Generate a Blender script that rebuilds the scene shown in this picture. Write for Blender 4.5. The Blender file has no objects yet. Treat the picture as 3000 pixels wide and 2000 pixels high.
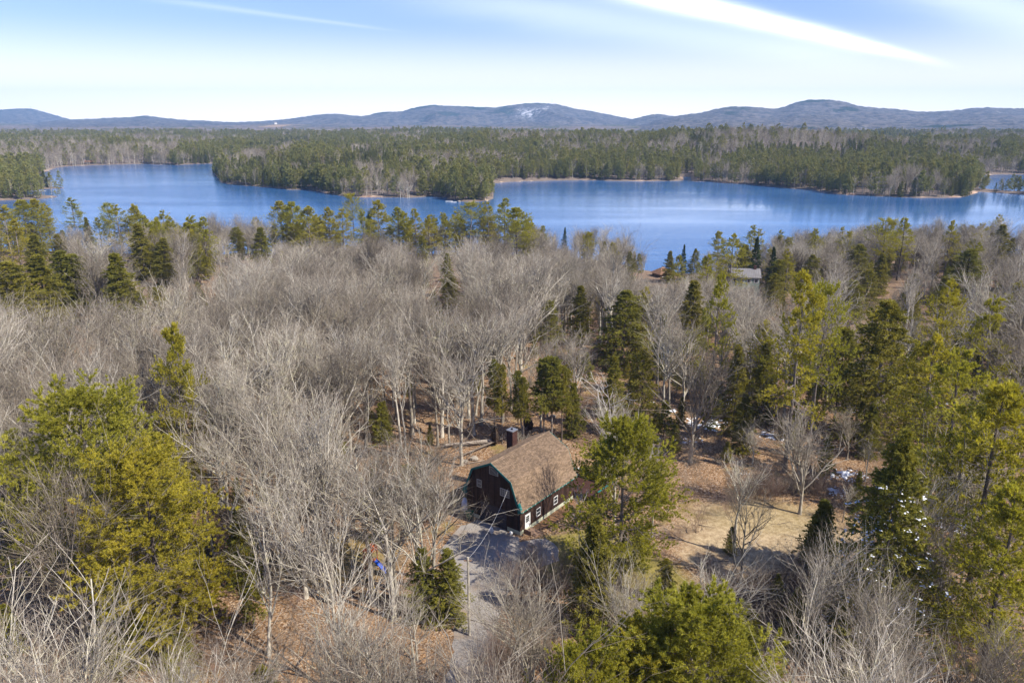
import bpy, math, random
import numpy as np
rng = np.random.default_rng(11)
random.seed(5)
D = bpy.data
SC = bpy.context.scene
COL = SC.collection
# ------------------------------------------------------------------ camera, sky, sun, exposure
F = 2200.0; PITCH = math.atan((1000-345)/F); CH = 45.0; LAKE = -10.0
cam_d = D.cameras.new('camera'); cam = D.objects.new('camera', cam_d); COL.objects.link(cam)
cam.location = (0, 0, CH); cam.rotation_euler = (math.pi/2-PITCH, 0, 0)
cam_d.sensor_width = 36; cam_d.lens = 36*F/3000; cam_d.clip_end = 40000; cam_d.clip_start = .5
SC.camera = cam
HAZE = 8.5e-5
SUN_AZ, SUN_EL = math.radians(62), math.radians(45)      # azimuth: from straight behind the camera towards the right
sdir = np.array([math.sin(SUN_AZ)*math.cos(SUN_EL), -math.cos(SUN_AZ)*math.cos(SUN_EL), math.sin(SUN_EL)])
w = D.worlds.new('World'); SC.world = w; w.use_nodes = True
nt = w.node_tree; N = nt.nodes; LK = nt.links
N.clear()
sky = N.new('ShaderNodeTexSky'); sky.sky_type = 'NISHITA'; sky.sun_disc = False
sky.sun_elevation = SUN_EL; sky.sun_rotation = math.atan2(sdir[0], sdir[1])
sky.altitude = 50; sky.air_density = 1.0; sky.dust_density = 0.4; sky.ozone_density = 3.0
bg = N.new('ShaderNodeBackground'); bg.inputs[1].default_value = .115
wo = N.new('ShaderNodeOutputWorld')
def M(tree, op, a, b=None, c=None, clamp=False):
    n = tree.nodes.new('ShaderNodeMath'); n.operation = op; n.use_clamp = clamp
    for i, v in enumerate((a, b, c)):
        if v is None: continue
        if isinstance(v, (int, float)): n.inputs[i].default_value = v
        else: tree.links.new(v, n.inputs[i])
    return n.outputs[0]
def mixc(tree, f, a, b, mode='MIX'):
    n = tree.nodes.new('ShaderNodeMix'); n.data_type = 'RGBA'; n.blend_type = mode
    for s, v in ((n.inputs[0], f), (n.inputs[6], a), (n.inputs[7], b)):
        if isinstance(v, (int, float)): s.default_value = v
        elif isinstance(v, tuple): s.default_value = (*v, 1) if len(v) == 3 else v
        else: tree.links.new(v, s)
    return n.outputs[2]
def smooth(tree, v, lo, hi, a=0., b=1.):
    n = tree.nodes.new('ShaderNodeMapRange'); n.interpolation_type = 'SMOOTHSTEP'
    tree.links.new(v, n.inputs[0])
    for i, x in zip((1, 2, 3, 4), (lo, hi, a, b)): n.inputs[i].default_value = x
    return n.outputs[0]
def noise(tree, vec, scale, detail=3, rough=.55, dist=0):
    n = tree.nodes.new('ShaderNodeTexNoise'); n.inputs['Scale'].default_value = scale
    n.inputs['Detail'].default_value = detail; n.inputs['Roughness'].default_value = rough
    n.inputs['Distortion'].default_value = dist
    if vec is not None: tree.links.new(vec, n.inputs['Vector'])
    return n.outputs[0]
# thin cirrus, laid out by direction on the sky itself (azimuth slope a = x/y, height slope e = z/y)
tc = N.new('ShaderNodeTexCoord'); sx = N.new('ShaderNodeSeparateXYZ'); LK.new(tc.outputs['Generated'], sx.inputs[0])
yy = M(nt, 'MAXIMUM', sx.outputs[1], .05)
ca = M(nt, 'DIVIDE', sx.outputs[0], yy); ce = M(nt, 'DIVIDE', sx.outputs[2], yy)
cmb = N.new('ShaderNodeCombineXYZ'); LK.new(ca, cmb.inputs[0]); LK.new(ce, cmb.inputs[1])
mp = N.new('ShaderNodeMapping'); mp.inputs['Rotation'].default_value = (0, 0, math.radians(16)); mp.inputs['Scale'].default_value = (1.5, 9, 1)
LK.new(cmb.outputs[0], mp.inputs[0])
cn = noise(nt, mp.outputs[0], 2.2, 6, .6, .4)
def streak(a0, e0, a1, e1, wid0, wid1, amp):
    L = math.hypot(a1-a0, e1-e0); dx, dy = (a1-a0)/L, (e1-e0)/L
    t = M(nt, 'ADD', M(nt, 'MULTIPLY', M(nt, 'SUBTRACT', ca, a0), dx), M(nt, 'MULTIPLY', M(nt, 'SUBTRACT', ce, e0), dy))
    s = M(nt, 'ADD', M(nt, 'MULTIPLY', M(nt, 'SUBTRACT', ca, a0), -dy), M(nt, 'MULTIPLY', M(nt, 'SUBTRACT', ce, e0), dx))
    s = M(nt, 'ADD', s, M(nt, 'MULTIPLY', M(nt, 'SUBTRACT', cn, .5), wid0*.9))
    tt = M(nt, 'DIVIDE', t, L)
    wd = M(nt, 'MAXIMUM', M(nt, 'ADD', wid0, M(nt, 'MULTIPLY', tt, wid1-wid0)), .0012)
    q = M(nt, 'DIVIDE', s, wd); g = M(nt, 'POWER', 2.718, M(nt, 'MULTIPLY', M(nt, 'MULTIPLY', q, q), -1.0))
    e = M(nt, 'MULTIPLY', smooth(nt, tt, 1.05, .7), smooth(nt, tt, -.5, .15))
    return M(nt, 'MULTIPLY', M(nt, 'MULTIPLY', g, e), amp)
CS = streak(.146, .1495, .556, .0605, .0135, .004, 1.1)
CS2 = streak(.0, .130, .50, .060, .022, .018, .24)
CS3 = streak(-.39, .133, -.13, .101, .0035, .0015, .12)
CS4 = streak(.50, .155, .80, .085, .03, .03, .30)
cf = M(nt, 'ADD', M(nt, 'ADD', CS, CS2), M(nt, 'ADD', CS3, CS4), clamp=True)
cf = M(nt, 'MULTIPLY', cf, smooth(nt, sx.outputs[1], .1, .4))
cf = M(nt, 'MULTIPLY', cf, smooth(nt, cn, .05, .5, .7, 1.0))
skt = mixc(nt, 1., sky.outputs[0], (.74, .73, 1.0), 'MULTIPLY')
skt = mixc(nt, smooth(nt, sx.outputs[2], .115, -.03, 0, .9), skt, (14.6, 13.0, 10.2))
skc = mixc(nt, cf, skt, (11.5, 11.5, 11.5))
LK.new(skc, bg.inputs[0]); LK.new(bg.outputs[0], wo.inputs[0])
sl = D.lights.new('sun', 'SUN'); sl.energy = 5.0; sl.angle = math.radians(.55); sl.color = (1, .93, .82)
so = D.objects.new('sun', sl); COL.objects.link(so); so.location = (60, -40, 120)
so.rotation_euler = (math.pi/2-SUN_EL, 0, math.atan2(sdir[0], -sdir[1]))
vs = SC.view_settings; vs.view_transform = 'Standard'; vs.look = 'None'; vs.exposure = .72; vs.gamma = 1; vs.use_curve_mapping = False
SC.render.engine = 'CYCLES'
SC.cycles.max_bounces = 5; SC.cycles.diffuse_bounces = 2; SC.cycles.transmission_bounces = 3; SC.cycles.volume_bounces = 0
SC.cycles.transparent_max_bounces = 4

# ------------------------------------------------------------------ projection helpers (where on the ground a thing of the place stands)
cP, sP = math.cos(PITCH), math.sin(PITCH)
def ray(px, py):
    u, v = (px-1500)/F, (1000-py)/F
    return np.array([u, cP+v*sP, -sP+v*cP])
def gz(px, py, z=0.0):
    d = ray(px, py); t = (z-CH)/d[2]
    return d[0]*t, d[1]*t
def proj(x, y, z):
    wd = y*cP-(z-CH)*sP; up = y*sP+(z-CH)*cP
    return 1500+F*x/wd, 1000-F*up/wd
# ------------------------------------------------------------------ numpy value noise
_T = np.random.default_rng(3).random((256, 256))
def vnoise(x, y):
    xi = np.floor(x).astype(int); yi = np.floor(y).astype(int); fx = x-xi; fy = y-yi
    fx = fx*fx*(3-2*fx); fy = fy*fy*(3-2*fy)
    a = _T[xi % 256, yi % 256]; b = _T[(xi+1) % 256, yi % 256]; c = _T[xi % 256, (yi+1) % 256]; d = _T[(xi+1) % 256, (yi+1) % 256]
    return (a*(1-fx)+b*fx)*(1-fy)+(c*(1-fx)+d*fx)*fy
def fbm(x, y, o=4):
    s = 0; a = .5
    for i in range(o):
        s = s+a*vnoise(x*2**i+17*i, y*2**i+31*i); a *= .5
    return s/(1-.5**o)
# ------------------------------------------------------------------ lake outline
def G(pts): return [gz(x, y, LAKE) for x, y in pts]
MAIN = G([(-900, 640), (-700, 600), (-60, 592), (0, 588), (70, 586), (130, 582), (172, 577), (176, 575), (120, 572), (20, 566), (110, 556), (150, 553), (192, 551), (192, 549.5), (120, 547), (60, 540),
          (120, 510), (165, 492), (200, 487.5), (300, 483.5), (430, 480), (445, 482), (520, 484), (545, 482), (630, 479), (700, 470), (640, 497), (622, 502), (636, 520), (650, 536), (700, 543), (760, 547), (826, 553), (842, 556),
          (900, 555), (1000, 575), (1060, 579), (1090, 578), (1200, 580), (1262, 576), (1310, 580), (1306, 584), (1340, 590), (1380, 592), (1432, 589), (1446, 582), (1447, 560), (1441, 537),
          (1500, 532), (1600, 529), (1700, 527), (1800, 530), (1900, 531), (1985, 530), (2003, 529), (2000, 518), (2022, 517), (2026, 531), (2080, 533), (2200, 541), (2310, 552), (2380, 556), (2430, 565), (2475, 571), (2560, 575), (2680, 580), (2780, 580), (2830, 577),
          (2862, 566), (2872, 562), (2940, 566), (3010, 572), (3100, 578), (3500, 590), (3900, 640), (3700, 735), (3100, 745), (2800, 748), (2600, 745), (2400, 752), (2250, 765), (2130, 785), (2060, 800), (1960, 802), (1880, 790),
          (1800, 768), (1650, 752), (1500, 748), (1300, 745), (1100, 742), (900, 742), (700, 745), (500, 745), (300, 742), (100, 735), (0, 735), (-60, 720), (-300, 700)])
BACK = G([(2868, 553), (2900, 556), (2960, 561), (3100, 568), (3600, 575), (3700, 520), (3200, 512), (2950, 511), (2850, 513), (2880, 530)])
def sdist(x, y, poly):
    x = np.asarray(x, float); y = np.asarray(y, float)
    P = np.array(poly); Q = np.roll(P, -1, 0)
    best = np.full(x.shape, 1e18); ins = np.zeros(x.shape, bool)
    for (ax, ay), (bx, by) in zip(P, Q):
        dx, dy = bx-ax, by-ay
        t = np.clip(((x-ax)*dx+(y-ay)*dy)/(dx*dx+dy*dy+1e-9), 0, 1)
        best = np.minimum(best, (x-ax-t*dx)**2+(y-ay-t*dy)**2)
        c = ((ay > y) != (by > y)) & (x < (bx-ax)*(y-ay)/((by-ay) if abs(by-ay) > 1e-9 else 1e-9)+ax)
        ins ^= c
    d = np.sqrt(best)
    return np.where(ins, -d, d)
def sst(a, b, x):
    t = np.clip((x-a)/(b-a), 0, 1); return t*t*(3-2*t)
def shore(x, y): return np.minimum(sdist(x, y, MAIN), sdist(x, y, BACK))
def ground(x, y, sd=None):
    x = np.asarray(x, float); y = np.asarray(y, float)
    if sd is None: sd = shore(x, y)
    near = sst(430, 330, y)
    und = (fbm(x/40+5, y/40, 3)-.5)*3.0*sst(20, 60, np.hypot(x-12, (y-80)*.8)-22)*sst(0, 40, sd)
    hn = LAKE+.4*sst(0, 2, sd)+.9*sst(1, 8, sd)+(-LAKE-1.3)*sst(12, 165, sd)+und
    far = LAKE+.4*sst(0, 2, sd)+.9*sst(1, 8, sd)+4*sst(5, 90, sd)+(fbm(x/260+3, y/260, 3)-.42)*26*sst(20, 300, sd)
    far = far+17*np.exp(-((x-370)/200)**2-((y-960)/110)**2)
    far = far+9*np.exp(-((x-80)/260)**2-((y-1250)/200)**2)
    far = far+5*np.exp(-((x+60)/120)**2-((y-760)/80)**2)
    far = np.where(y > 1800, far*(1-sst(1800, 2600, y))+(LAKE+3)*sst(1800, 2600, y), far)
    h = near*hn+(1-near)*far
    return np.where(sd < 0, LAKE-.35-np.minimum(4, -sd*.12), h)
def gh(x, y): return float(ground(np.array([x]), np.array([y]))[0])
# ------------------------------------------------------------------ mesh helpers
def mesh_np(name, V, faces, mats, midx=None, smoothf=False):
    """faces: list of int arrays (n,k)"""
    me = D.meshes.new(name)
    V = np.asarray(V, np.float32); me.vertices.add(len(V)); me.vertices.foreach_set('co', V.ravel())
    faces = [f for f in faces if len(f)]
    tot = sum(f.size for f in faces); nf = sum(len(f) for f in faces)
    me.loops.add(tot); me.loops.foreach_set('vertex_index', np.concatenate([f.ravel() for f in faces]).astype(np.int32))
    me.polygons.add(nf)
    ls = np.concatenate([np.full(len(f), f.shape[1]) for f in faces]); st = np.concatenate([[0], np.cumsum(ls)[:-1]])
    me.polygons.foreach_set('loop_start', st.astype(np.int32)); me.polygons.foreach_set('loop_total', ls.astype(np.int32))
    for m in mats: me.materials.append(m)
    if midx is not None: me.polygons.foreach_set('material_index', np.asarray(midx, np.int32))
    if smoothf: me.polygons.foreach_set('use_smooth', np.ones(nf, bool))
    me.update(calc_edges=True); return me
def put(name, me, parent=None, loc=None, rz=0, **props):
    o = D.objects.new(name, me); COL.objects.link(o)
    if parent is not None: o.parent = parent
    if loc is not None: o.location = loc
    if rz: o.rotation_euler = (0, 0, rz)
    for k, v in props.items(): o[k] = v
    return o
def thing(name, label, cat, loc=(0, 0, 0), rz=0, group=None):
    o = put(name, None, None, loc, rz, label=label, category=cat)
    if group: o['group'] = group
    return o
class MB:
    """collects boxes, prisms and bars into one mesh"""
    def __init__(s): s.v = []; s.f = []
    def add(s, vs, fs):
        b = len(s.v); s.v += [tuple(p) for p in vs]; s.f += [[i+b for i in f] for f in fs]; return s
    def box(s, x0, y0, z0, x1, y1, z1):
        return s.add([(x0, y0, z0), (x1, y0, z0), (x1, y1, z0), (x0, y1, z0), (x0, y0, z1), (x1, y0, z1), (x1, y1, z1), (x0, y1, z1)],
                     [(0, 3, 2, 1), (4, 5, 6, 7), (0, 1, 5, 4), (1, 2, 6, 5), (2, 3, 7, 6), (3, 0, 4, 7)])
    def bar(s, p, q, r0, r1=None, k=4, caps=True):
        r1 = r0 if r1 is None else r1
        p = np.array(p, float); q = np.array(q, float); d = q-p; d /= np.linalg.norm(d)+1e-9
        a = np.cross(d, (0, 0, 1) if abs(d[2]) < .9 else (1, 0, 0)); a /= np.linalg.norm(a); b = np.cross(d, a)
        vs = []
        for c, r in ((p, r0), (q, r1)):
            for i in range(k):
                t = 2*math.pi*(i+.5)/k; vs.append(c+r*(a*math.cos(t)+b*math.sin(t)))
        fs = [(i, (i+1) % k, k+(i+1) % k, k+i) for i in range(k)]
        if caps: fs += [tuple(range(k))[::-1], tuple(range(k, 2*k))]
        return s.add(vs, fs)
    def prism(s, poly, y0, y1):          # poly in (x,z), extruded along y
        n = len(poly)
        vs = [(x, y0, z) for x, z in poly]+[(x, y1, z) for x, z in poly]
        return s.add(vs, [tuple(range(n)), tuple(range(n, 2*n))[::-1]]+[(i, i+n, (i+1) % n+n, (i+1) % n) for i in range(n)])
    def mesh(s, name, mat):
        me = D.meshes.new(name); me.from_pydata(s.v, [], s.f); me.materials.append(mat); me.update(); return me
    def build(s, name, mat, parent=None, **p): return put(name, s.mesh(name, mat), parent, **p)
def tubes(P, R, k):
    """P (N,m,3), R (N,m) -> V, quads"""
    Nn, m, _ = P.shape
    T = np.empty_like(P); T[:, 1:-1] = P[:, 2:]-P[:, :-2]; T[:, 0] = P[:, 1]-P[:, 0]; T[:, -1] = P[:, -1]-P[:, -2]
    T /= np.linalg.norm(T, axis=2, keepdims=True)+1e-9
    ref = np.where(np.abs(T[:, :1, 2:3]) > .8, np.array([[[1., 0, 0]]]), np.array([[[0, 0, 1.]]]))
    A = np.cross(T, np.broadcast_to(ref, T.shape)); A /= np.linalg.norm(A, axis=2, keepdims=True)+1e-9
    B = np.cross(T, A)
    th = np.arange(k)*2*math.pi/k
    V = P[:, :, None]+R[:, :, None, None]*(A[:, :, None]*np.cos(th)[None, None, :, None]+B[:, :, None]*np.sin(th)[None, None, :, None])
    idx = np.arange(Nn*m*k).reshape(Nn, m, k)
    a = idx[:, :-1]; b = np.roll(a, -1, 2); c = idx[:, 1:]; d = np.roll(c, -1, 2)
    return V.reshape(-1, 3), np.stack([a, b, d, c], -1).reshape(-1, 4)
class Geo:
    def __init__(s): s.V = []; s.F = []; s.n = 0
    def add(s, V, Fc, mi=0):
        s.V.append(V); s.F.append((Fc+s.n, mi)); s.n += len(V)
    def tube(s, P, R, k, mi=0): s.add(*tubes(P, R, k), mi)
    def mesh(s, name, mats):
        return mesh_np(name, np.concatenate(s.V), [f for f, _ in s.F], mats, np.concatenate([np.full(len(f), m) for f, m in s.F]))
def nrm(v): return v/(np.linalg.norm(v, axis=-1, keepdims=True)+1e-9)
def lerp_poly(P, R, pi, t):
    m = P.shape[1]; f = t*(m-1); i = np.minimum(f.astype(int), m-2); f = (f-i)[:, None]
    a = P[pi, i]; b = P[pi, i+1]
    return a*(1-f)+b*f, nrm(b-a), (R[pi, i]*(1-f[:, 0])+R[pi, i+1]*f[:, 0])
def grow(r, P, R, nc, t0, t1, lenf, ang, m, up=.1, wig=.12, rr=.6, rtip=.3, jl=.35, minr=.004, flat=None):
    Np = len(P); pi = np.repeat(np.arange(Np), nc); n = len(pi)
    t = t0+(t1-t0)*((np.tile(np.arange(nc), Np)+r.random(n))/nc)
    base, tan, rad = lerp_poly(P, R, pi, t)
    L = np.linalg.norm(P[pi, -1]-P[pi, 0], axis=1)
    ln = lenf(t, L)*(1+jl*(r.random(n)*2-1))
    rnd = r.normal(size=(n, 3))
    if flat is not None: rnd[:, 2] *= flat
    side = nrm(rnd-(rnd*tan).sum(1, keepdims=True)*tan)
    a = np.radians(ang)*(1+.3*(r.random(n)*2-1))
    d = nrm(tan*np.cos(a)[:, None]+side*np.sin(a)[:, None])
    pts = [base]; 
    for i in range(m-1):
        d = nrm(d+np.array([0, 0, up])+r.normal(size=(n, 3))*wig)
        pts.append(pts[-1]+d*(ln/(m-1))[:, None])
    P2 = np.stack(pts, 1)
    r0 = np.maximum(np.minimum(rad*rr, rad), minr)
    R2 = r0[:, None]*(1-(1-rtip)*np.linspace(0, 1, m)[None])
    return P2, R2
# ------------------------------------------------------------------ materials
def mat(name):
    m = D.materials.new(name); m.use_nodes = True; t = m.node_tree
    b = t.nodes['Principled BSDF']; b.inputs['Roughness'].default_value = .8; b.inputs['Specular IOR Level'].default_value = .25
    return m, t, b
def geo_pos(t):
    return t.nodes.new('ShaderNodeNewGeometry').outputs['Position']
def obj_co(t): return t.nodes.new('ShaderNodeTexCoord').outputs['Object']
def plain(name, col, rough=.7, var=.15, scale=3., island=0., metal=0., spec=.25, bump=0.):
    m, t, b = mat(name); oc = obj_co(t)
    nz = noise(t, oc, scale, 5, .6)
    f = smooth(t, nz, .25, .75)
    c = mixc(t, f, tuple(x*(1-var) for x in col), tuple(min(1, x*(1+var)) for x in col))
    if island:
        ri = t.nodes.new('ShaderNodeNewGeometry').outputs['Random Per Island']
        c = mixc(t, smooth(t, ri, 0, 1, 0, 1), mixc(t, 1., c, (1-island,)*3, 'MULTIPLY'), mixc(t, 1., c, (1+island,)*3, 'MULTIPLY'))
    t.links.new(c, b.inputs['Base Color']); b.inputs['Roughness'].default_value = rough; b.inputs['Metallic'].default_value = metal
    b.inputs['Specular IOR Level'].default_value = spec
    if bump:
        bp = t.nodes.new('ShaderNodeBump'); bp.inputs['Strength'].default_value = bump; bp.inputs['Distance'].default_value = .05
        t.links.new(noise(t, oc, scale*8, 4), bp.inputs['Height']); t.links.new(bp.outputs[0], b.inputs['Normal'])
    return m
def bark(name, ca, cb, lichen, lf=.5):
    m, t, b = mat(name); oc = obj_co(t); oi = t.nodes.new('ShaderNodeObjectInfo')
    mpn = t.nodes.new('ShaderNodeMapping'); mpn.inputs['Scale'].default_value = (1, 1, .3); t.links.new(oc, mpn.inputs[0])
    c = mixc(t, smooth(t, noise(t, mpn.outputs[0], 5, 4), .3, .7), ca, cb)
    n2 = noise(t, oc, 1.1, 4, .7)
    lm = M(t, 'MULTIPLY', smooth(t, n2, .5, .68), smooth(t, oi.outputs['Random'], .15, .9, .15*lf, 1.*lf))
    c = mixc(t, lm, c, lichen)
    rv = M(t, 'FRACT', M(t, 'MULTIPLY', oi.outputs['Random'], 7.31))
    c = mixc(t, rv, mixc(t, 1., c, (.52, .48, .44), 'MULTIPLY'), mixc(t, 1., c, (1.30, 1.29, 1.26), 'MULTIPLY'))
    t.links.new(c, b.inputs['Base Color']); b.inputs['Roughness'].default_value = .9; b.inputs['Specular IOR Level'].default_value = .15
    return m
MB_TRUNK = bark('hardwood_bark', (.25, .23, .195), (.50, .465, .395), (.56, .53, .33), .85)
MB_TWIG = bark('hardwood_twigs', (.215, .18, .145), (.33, .285, .235), (.40, .37, .25), .6)
MB_BIRCH = bark('birch_bark', (.55, .53, .50), (.75, .73, .70), (.2, .18, .17), .5)
MB_PINE = bark('pine_bark', (.13, .11, .10), (.23, .20, .18), (.25, .26, .2), .4)
def needles(name, dark, light, tint=(1.1, 1.0, .5), trans=.3):
    m, t, b = mat(name); oc = obj_co(t); oi = t.nodes.new('ShaderNodeObjectInfo')
    g = t.nodes.new('ShaderNodeNewGeometry')
    c = mixc(t, smooth(t, noise(t, oc, .55, 3), .35, .65), dark, light)
    c = mixc(t, M(t, 'MULTIPLY', smooth(t, g.outputs['Random Per Island'], .0, 1.), .5), c, tuple(x*1.5 for x in light))
    r = M(t, 'FRACT', M(t, 'MULTIPLY', oi.outputs['Random'], 5.17))
    c = mixc(t, r, mixc(t, 1., c, (.92, .97, 1.0), 'MULTIPLY'), mixc(t, 1., c, (1.12, 1.06, .95), 'MULTIPLY'))
    df = b; t.links.new(c, b.inputs['Base Color']); b.inputs['Roughness'].default_value = .65; b.inputs['Specular IOR Level'].default_value = .2
    tr = t.nodes.new('ShaderNodeBsdfTranslucent'); t.links.new(mixc(t, 1., c, tint, 'MULTIPLY'), tr.inputs[0])
    mx = t.nodes.new('ShaderNodeMixShader'); mx.inputs[0].default_value = trans
    t.links.new(b.outputs[0], mx.inputs[1]); t.links.new(tr.outputs[0], mx.inputs[2])
    t.links.new(mx.outputs[0], t.nodes['Material Output'].inputs[0])
    return m
M_PINE = needles('pine_needles', (.18, .17, .024), (.38, .34, .046), (1.35, 1.35, .5), .42)
M_HEM = needles('hemlock_needles', (.115, .118, .022), (.235, .215, .034), (1.3, 1.2, .5))
M_SPR = needles('spruce_needles', (.035, .055, .022), (.06, .085, .03))
M_PINEF = needles('far_pine_needles', (.15, .16, .050), (.27, .26, .085), (1.3, 1.2, .6), .25)
M_HEMF = needles('far_hemlock_needles', (.085, .10, .034), (.16, .16, .045), (1.3, 1.2, .6), .25)
M_SNOW, t_, b_ = mat('snow'); b_.inputs['Base Color'].default_value = (.80, .83, .88, 1); b_.inputs['Roughness'].default_value = .6
t_.links.new(mixc(t_, noise(t_, obj_co(t_), 3, 4), (.72, .76, .83), (.88, .89, .9)), b_.inputs['Base Color'])

# ------------------------------------------------------------------ terrain
def ell(t, pos, cx, cy, rx, ry, nz, soft=.25, amp=.7):
    """soft elliptic patch on the ground with a ragged edge"""
    vm = t.nodes.new('ShaderNodeVectorMath'); vm.operation = 'SUBTRACT'; t.links.new(pos, vm.inputs[0]); vm.inputs[1].default_value = (cx, cy, 0)
    v2 = t.nodes.new('ShaderNodeVectorMath'); v2.operation = 'MULTIPLY'; t.links.new(vm.outputs[0], v2.inputs[0]); v2.inputs[1].default_value = (1/rx, 1/ry, 0)
    ln = t.nodes.new('ShaderNodeVectorMath'); ln.operation = 'LENGTH'; t.links.new(v2.outputs[0], ln.inputs[0])
    d = M(t, 'ADD', ln.outputs['Value'], M(t, 'MULTIPLY', M(t, 'SUBTRACT', nz, .5), amp))
    return smooth(t, d, 1+soft, 1-soft)
def ground_mat():
    m, t, b = mat('forest_floor'); pos = geo_pos(t)
    sxyz = t.nodes.new('ShaderNodeSeparateXYZ'); t.links.new(pos, sxyz.inputs[0])
    fine = noise(t, pos, 4.5, 6, .75); med = noise(t, pos, .35, 4, .6); big = noise(t, pos, .06, 3, .5)
    vo = t.nodes.new('ShaderNodeTexVoronoi'); vo.inputs['Scale'].default_value = 7; t.links.new(pos, vo.inputs['Vector'])
    sc = t.nodes.new('ShaderNodeSeparateColor'); t.links.new(vo.outputs['Color'], sc.inputs[0])
    leaf = mixc(t, smooth(t, sc.outputs[0], .1, .9), (.19, .10, .045), (.47, .30, .165))
    leaf = mixc(t, smooth(t, sc.outputs[1], .75, .95), leaf, (.55, .42, .30))
    c = mixc(t, smooth(t, fine, .38, .62), mixc(t, 1., leaf, (.5, .5, .52), 'MULTIPLY'), leaf)
    c = mixc(t, smooth(t, med, .45, .72), c, mixc(t, smooth(t, fine, .3, .7), (.09, .06, .04), (.24, .16, .10)))
    grass = mixc(t, smooth(t, noise(t, pos, 2.2, 5, .7), .3, .7), (.15, .13, .035), (.30, .24, .07))
    tan = mixc(t, smooth(t, noise(t, pos, 1.6, 5, .75), .3, .7), (.26, .185, .10), (.54, .42, .26))
    moss = M(t, 'MULTIPLY', smooth(t, noise(t, pos, .16, 4, .6), .58, .68), .6)
    c = mixc(t, moss, c, grass)
    c = mixc(t, ell(t, pos, 8.5, 70.5, 6.5, 5.5, med, .15), c, grass)
    c = mixc(t, ell(t, pos, 12, 66, 6, 5, med, .2), c, grass)
    c = mixc(t, M(t, 'MULTIPLY', ell(t, pos, -19, 70, 7, 5, med, .3), .5), c, grass)
    tm = ell(t, pos, 29, 74, 10, 8, M(t, 'ADD', M(t, 'MULTIPLY', med, .6), M(t, 'MULTIPLY', fine, .4)), .35, 2.2)
    c = mixc(t, tm, c, tan)
    c = mixc(t, M(t, 'MULTIPLY', ell(t, pos, 30, 79, 8, 4, fine, .3, 1.0), .25), c, grass)
    # far woods floor: greyer
    fl = smooth(t, sxyz.outputs[1], 140, 420)
    c = mixc(t, fl, c, mixc(t, med, (.13, .10, .085), (.22, .18, .15)))
    # shore: tan and rust bank just above the water
    sh = M(t, 'MULTIPLY', smooth(t, sxyz.outputs[2], LAKE+1.1, LAKE+.5), smooth(t, noise(t, pos, .03, 4, .7), .50, .66))
    bank = mixc(t, smooth(t, noise(t, pos, .12, 4, .7), .35, .65), (.22, .11, .08), (.50, .38, .28))
    c = mixc(t, sh, c, bank)
    t.links.new(c, b.inputs['Base Color']); b.inputs['Roughness'].default_value = .95; b.inputs['Specular IOR Level'].default_value = .1
    bp = t.nodes.new('ShaderNodeBump'); bp.inputs['Strength'].default_value = .7; bp.inputs['Distance'].default_value = .12
    t.links.new(M(t, 'ADD', fine, M(t, 'MULTIPLY', sc.outputs[2], .4)), bp.inputs['Height']); t.links.new(bp.outputs[0], b.inputs['Normal'])
    return m
nu, nv = 561, 520
uu = np.linspace(-1.15, 1.15, nu)
yv = np.concatenate([np.linspace(-60, 40, 40, endpoint=False), 40*np.exp(np.linspace(0, math.log(9200/40), nv-40))])
UU, YY = np.meshgrid(uu, yv); XX = UU*(YY+110)
SD = shore(XX, YY); ZZ = ground(XX, YY, SD)
def grid_faces(nr, nc):
    i = np.arange(nr*nc).reshape(nr, nc)
    return np.stack([i[:-1, :-1], i[:-1, 1:], i[1:, 1:], i[1:, :-1]], -1).reshape(-1, 4)
me = mesh_np('ground', np.stack([XX, YY, ZZ], -1).reshape(-1, 3), [grid_faces(len(yv), nu)], [ground_mat()], smoothf=True)
put('ground', me, kind='structure')
# water
def water_mat():
    m, t, b = mat('lake_water'); pos = geo_pos(t)
    wind = noise(t, pos, .006, 4, .6, .6)
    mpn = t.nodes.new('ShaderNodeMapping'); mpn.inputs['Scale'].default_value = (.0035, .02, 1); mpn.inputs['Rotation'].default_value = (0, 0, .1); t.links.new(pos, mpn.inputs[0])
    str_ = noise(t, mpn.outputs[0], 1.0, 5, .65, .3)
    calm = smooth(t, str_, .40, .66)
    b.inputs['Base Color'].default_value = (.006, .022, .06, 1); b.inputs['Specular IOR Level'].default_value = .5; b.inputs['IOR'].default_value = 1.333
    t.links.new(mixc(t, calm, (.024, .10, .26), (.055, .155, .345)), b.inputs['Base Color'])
    t.links.new(smooth(t, calm, 0, 1, .12, .08), b.inputs['Roughness'])
    h = M(t, 'ADD', noise(t, pos, .9, 3, .6), M(t, 'MULTIPLY', noise(t, pos, .22, 3, .6), 1.2))
    sxyz = t.nodes.new('ShaderNodeSeparateXYZ'); t.links.new(pos, sxyz.inputs[0])
    cm = ell(t, pos, 330, 440, 330, 130, wind, .5, .6)         # sheltered, calmer water off the right-hand shore
    cm = M(t, 'MULTIPLY', cm, .75)
    bp = t.nodes.new('ShaderNodeBump'); bp.inputs['Distance'].default_value = 1.0
    t.links.new(M(t, 'MULTIPLY', smooth(t, calm, 0, 1, .13, .08), M(t, 'SUBTRACT', 1.0, cm)), bp.inputs['Strength'])
    t.links.new(h, bp.inputs['Height']); t.links.new(bp.outputs[0], b.inputs['Normal'])
    return m
M_WATER = water_mat()
me = mesh_np('lake', [(-1500, 150, LAKE), (1500, 150, LAKE), (1500, 1200, LAKE), (-1500, 1200, LAKE)], [np.array([[0, 1, 2, 3]])], [M_WATER])
put('lake', me, kind='structure')

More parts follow.
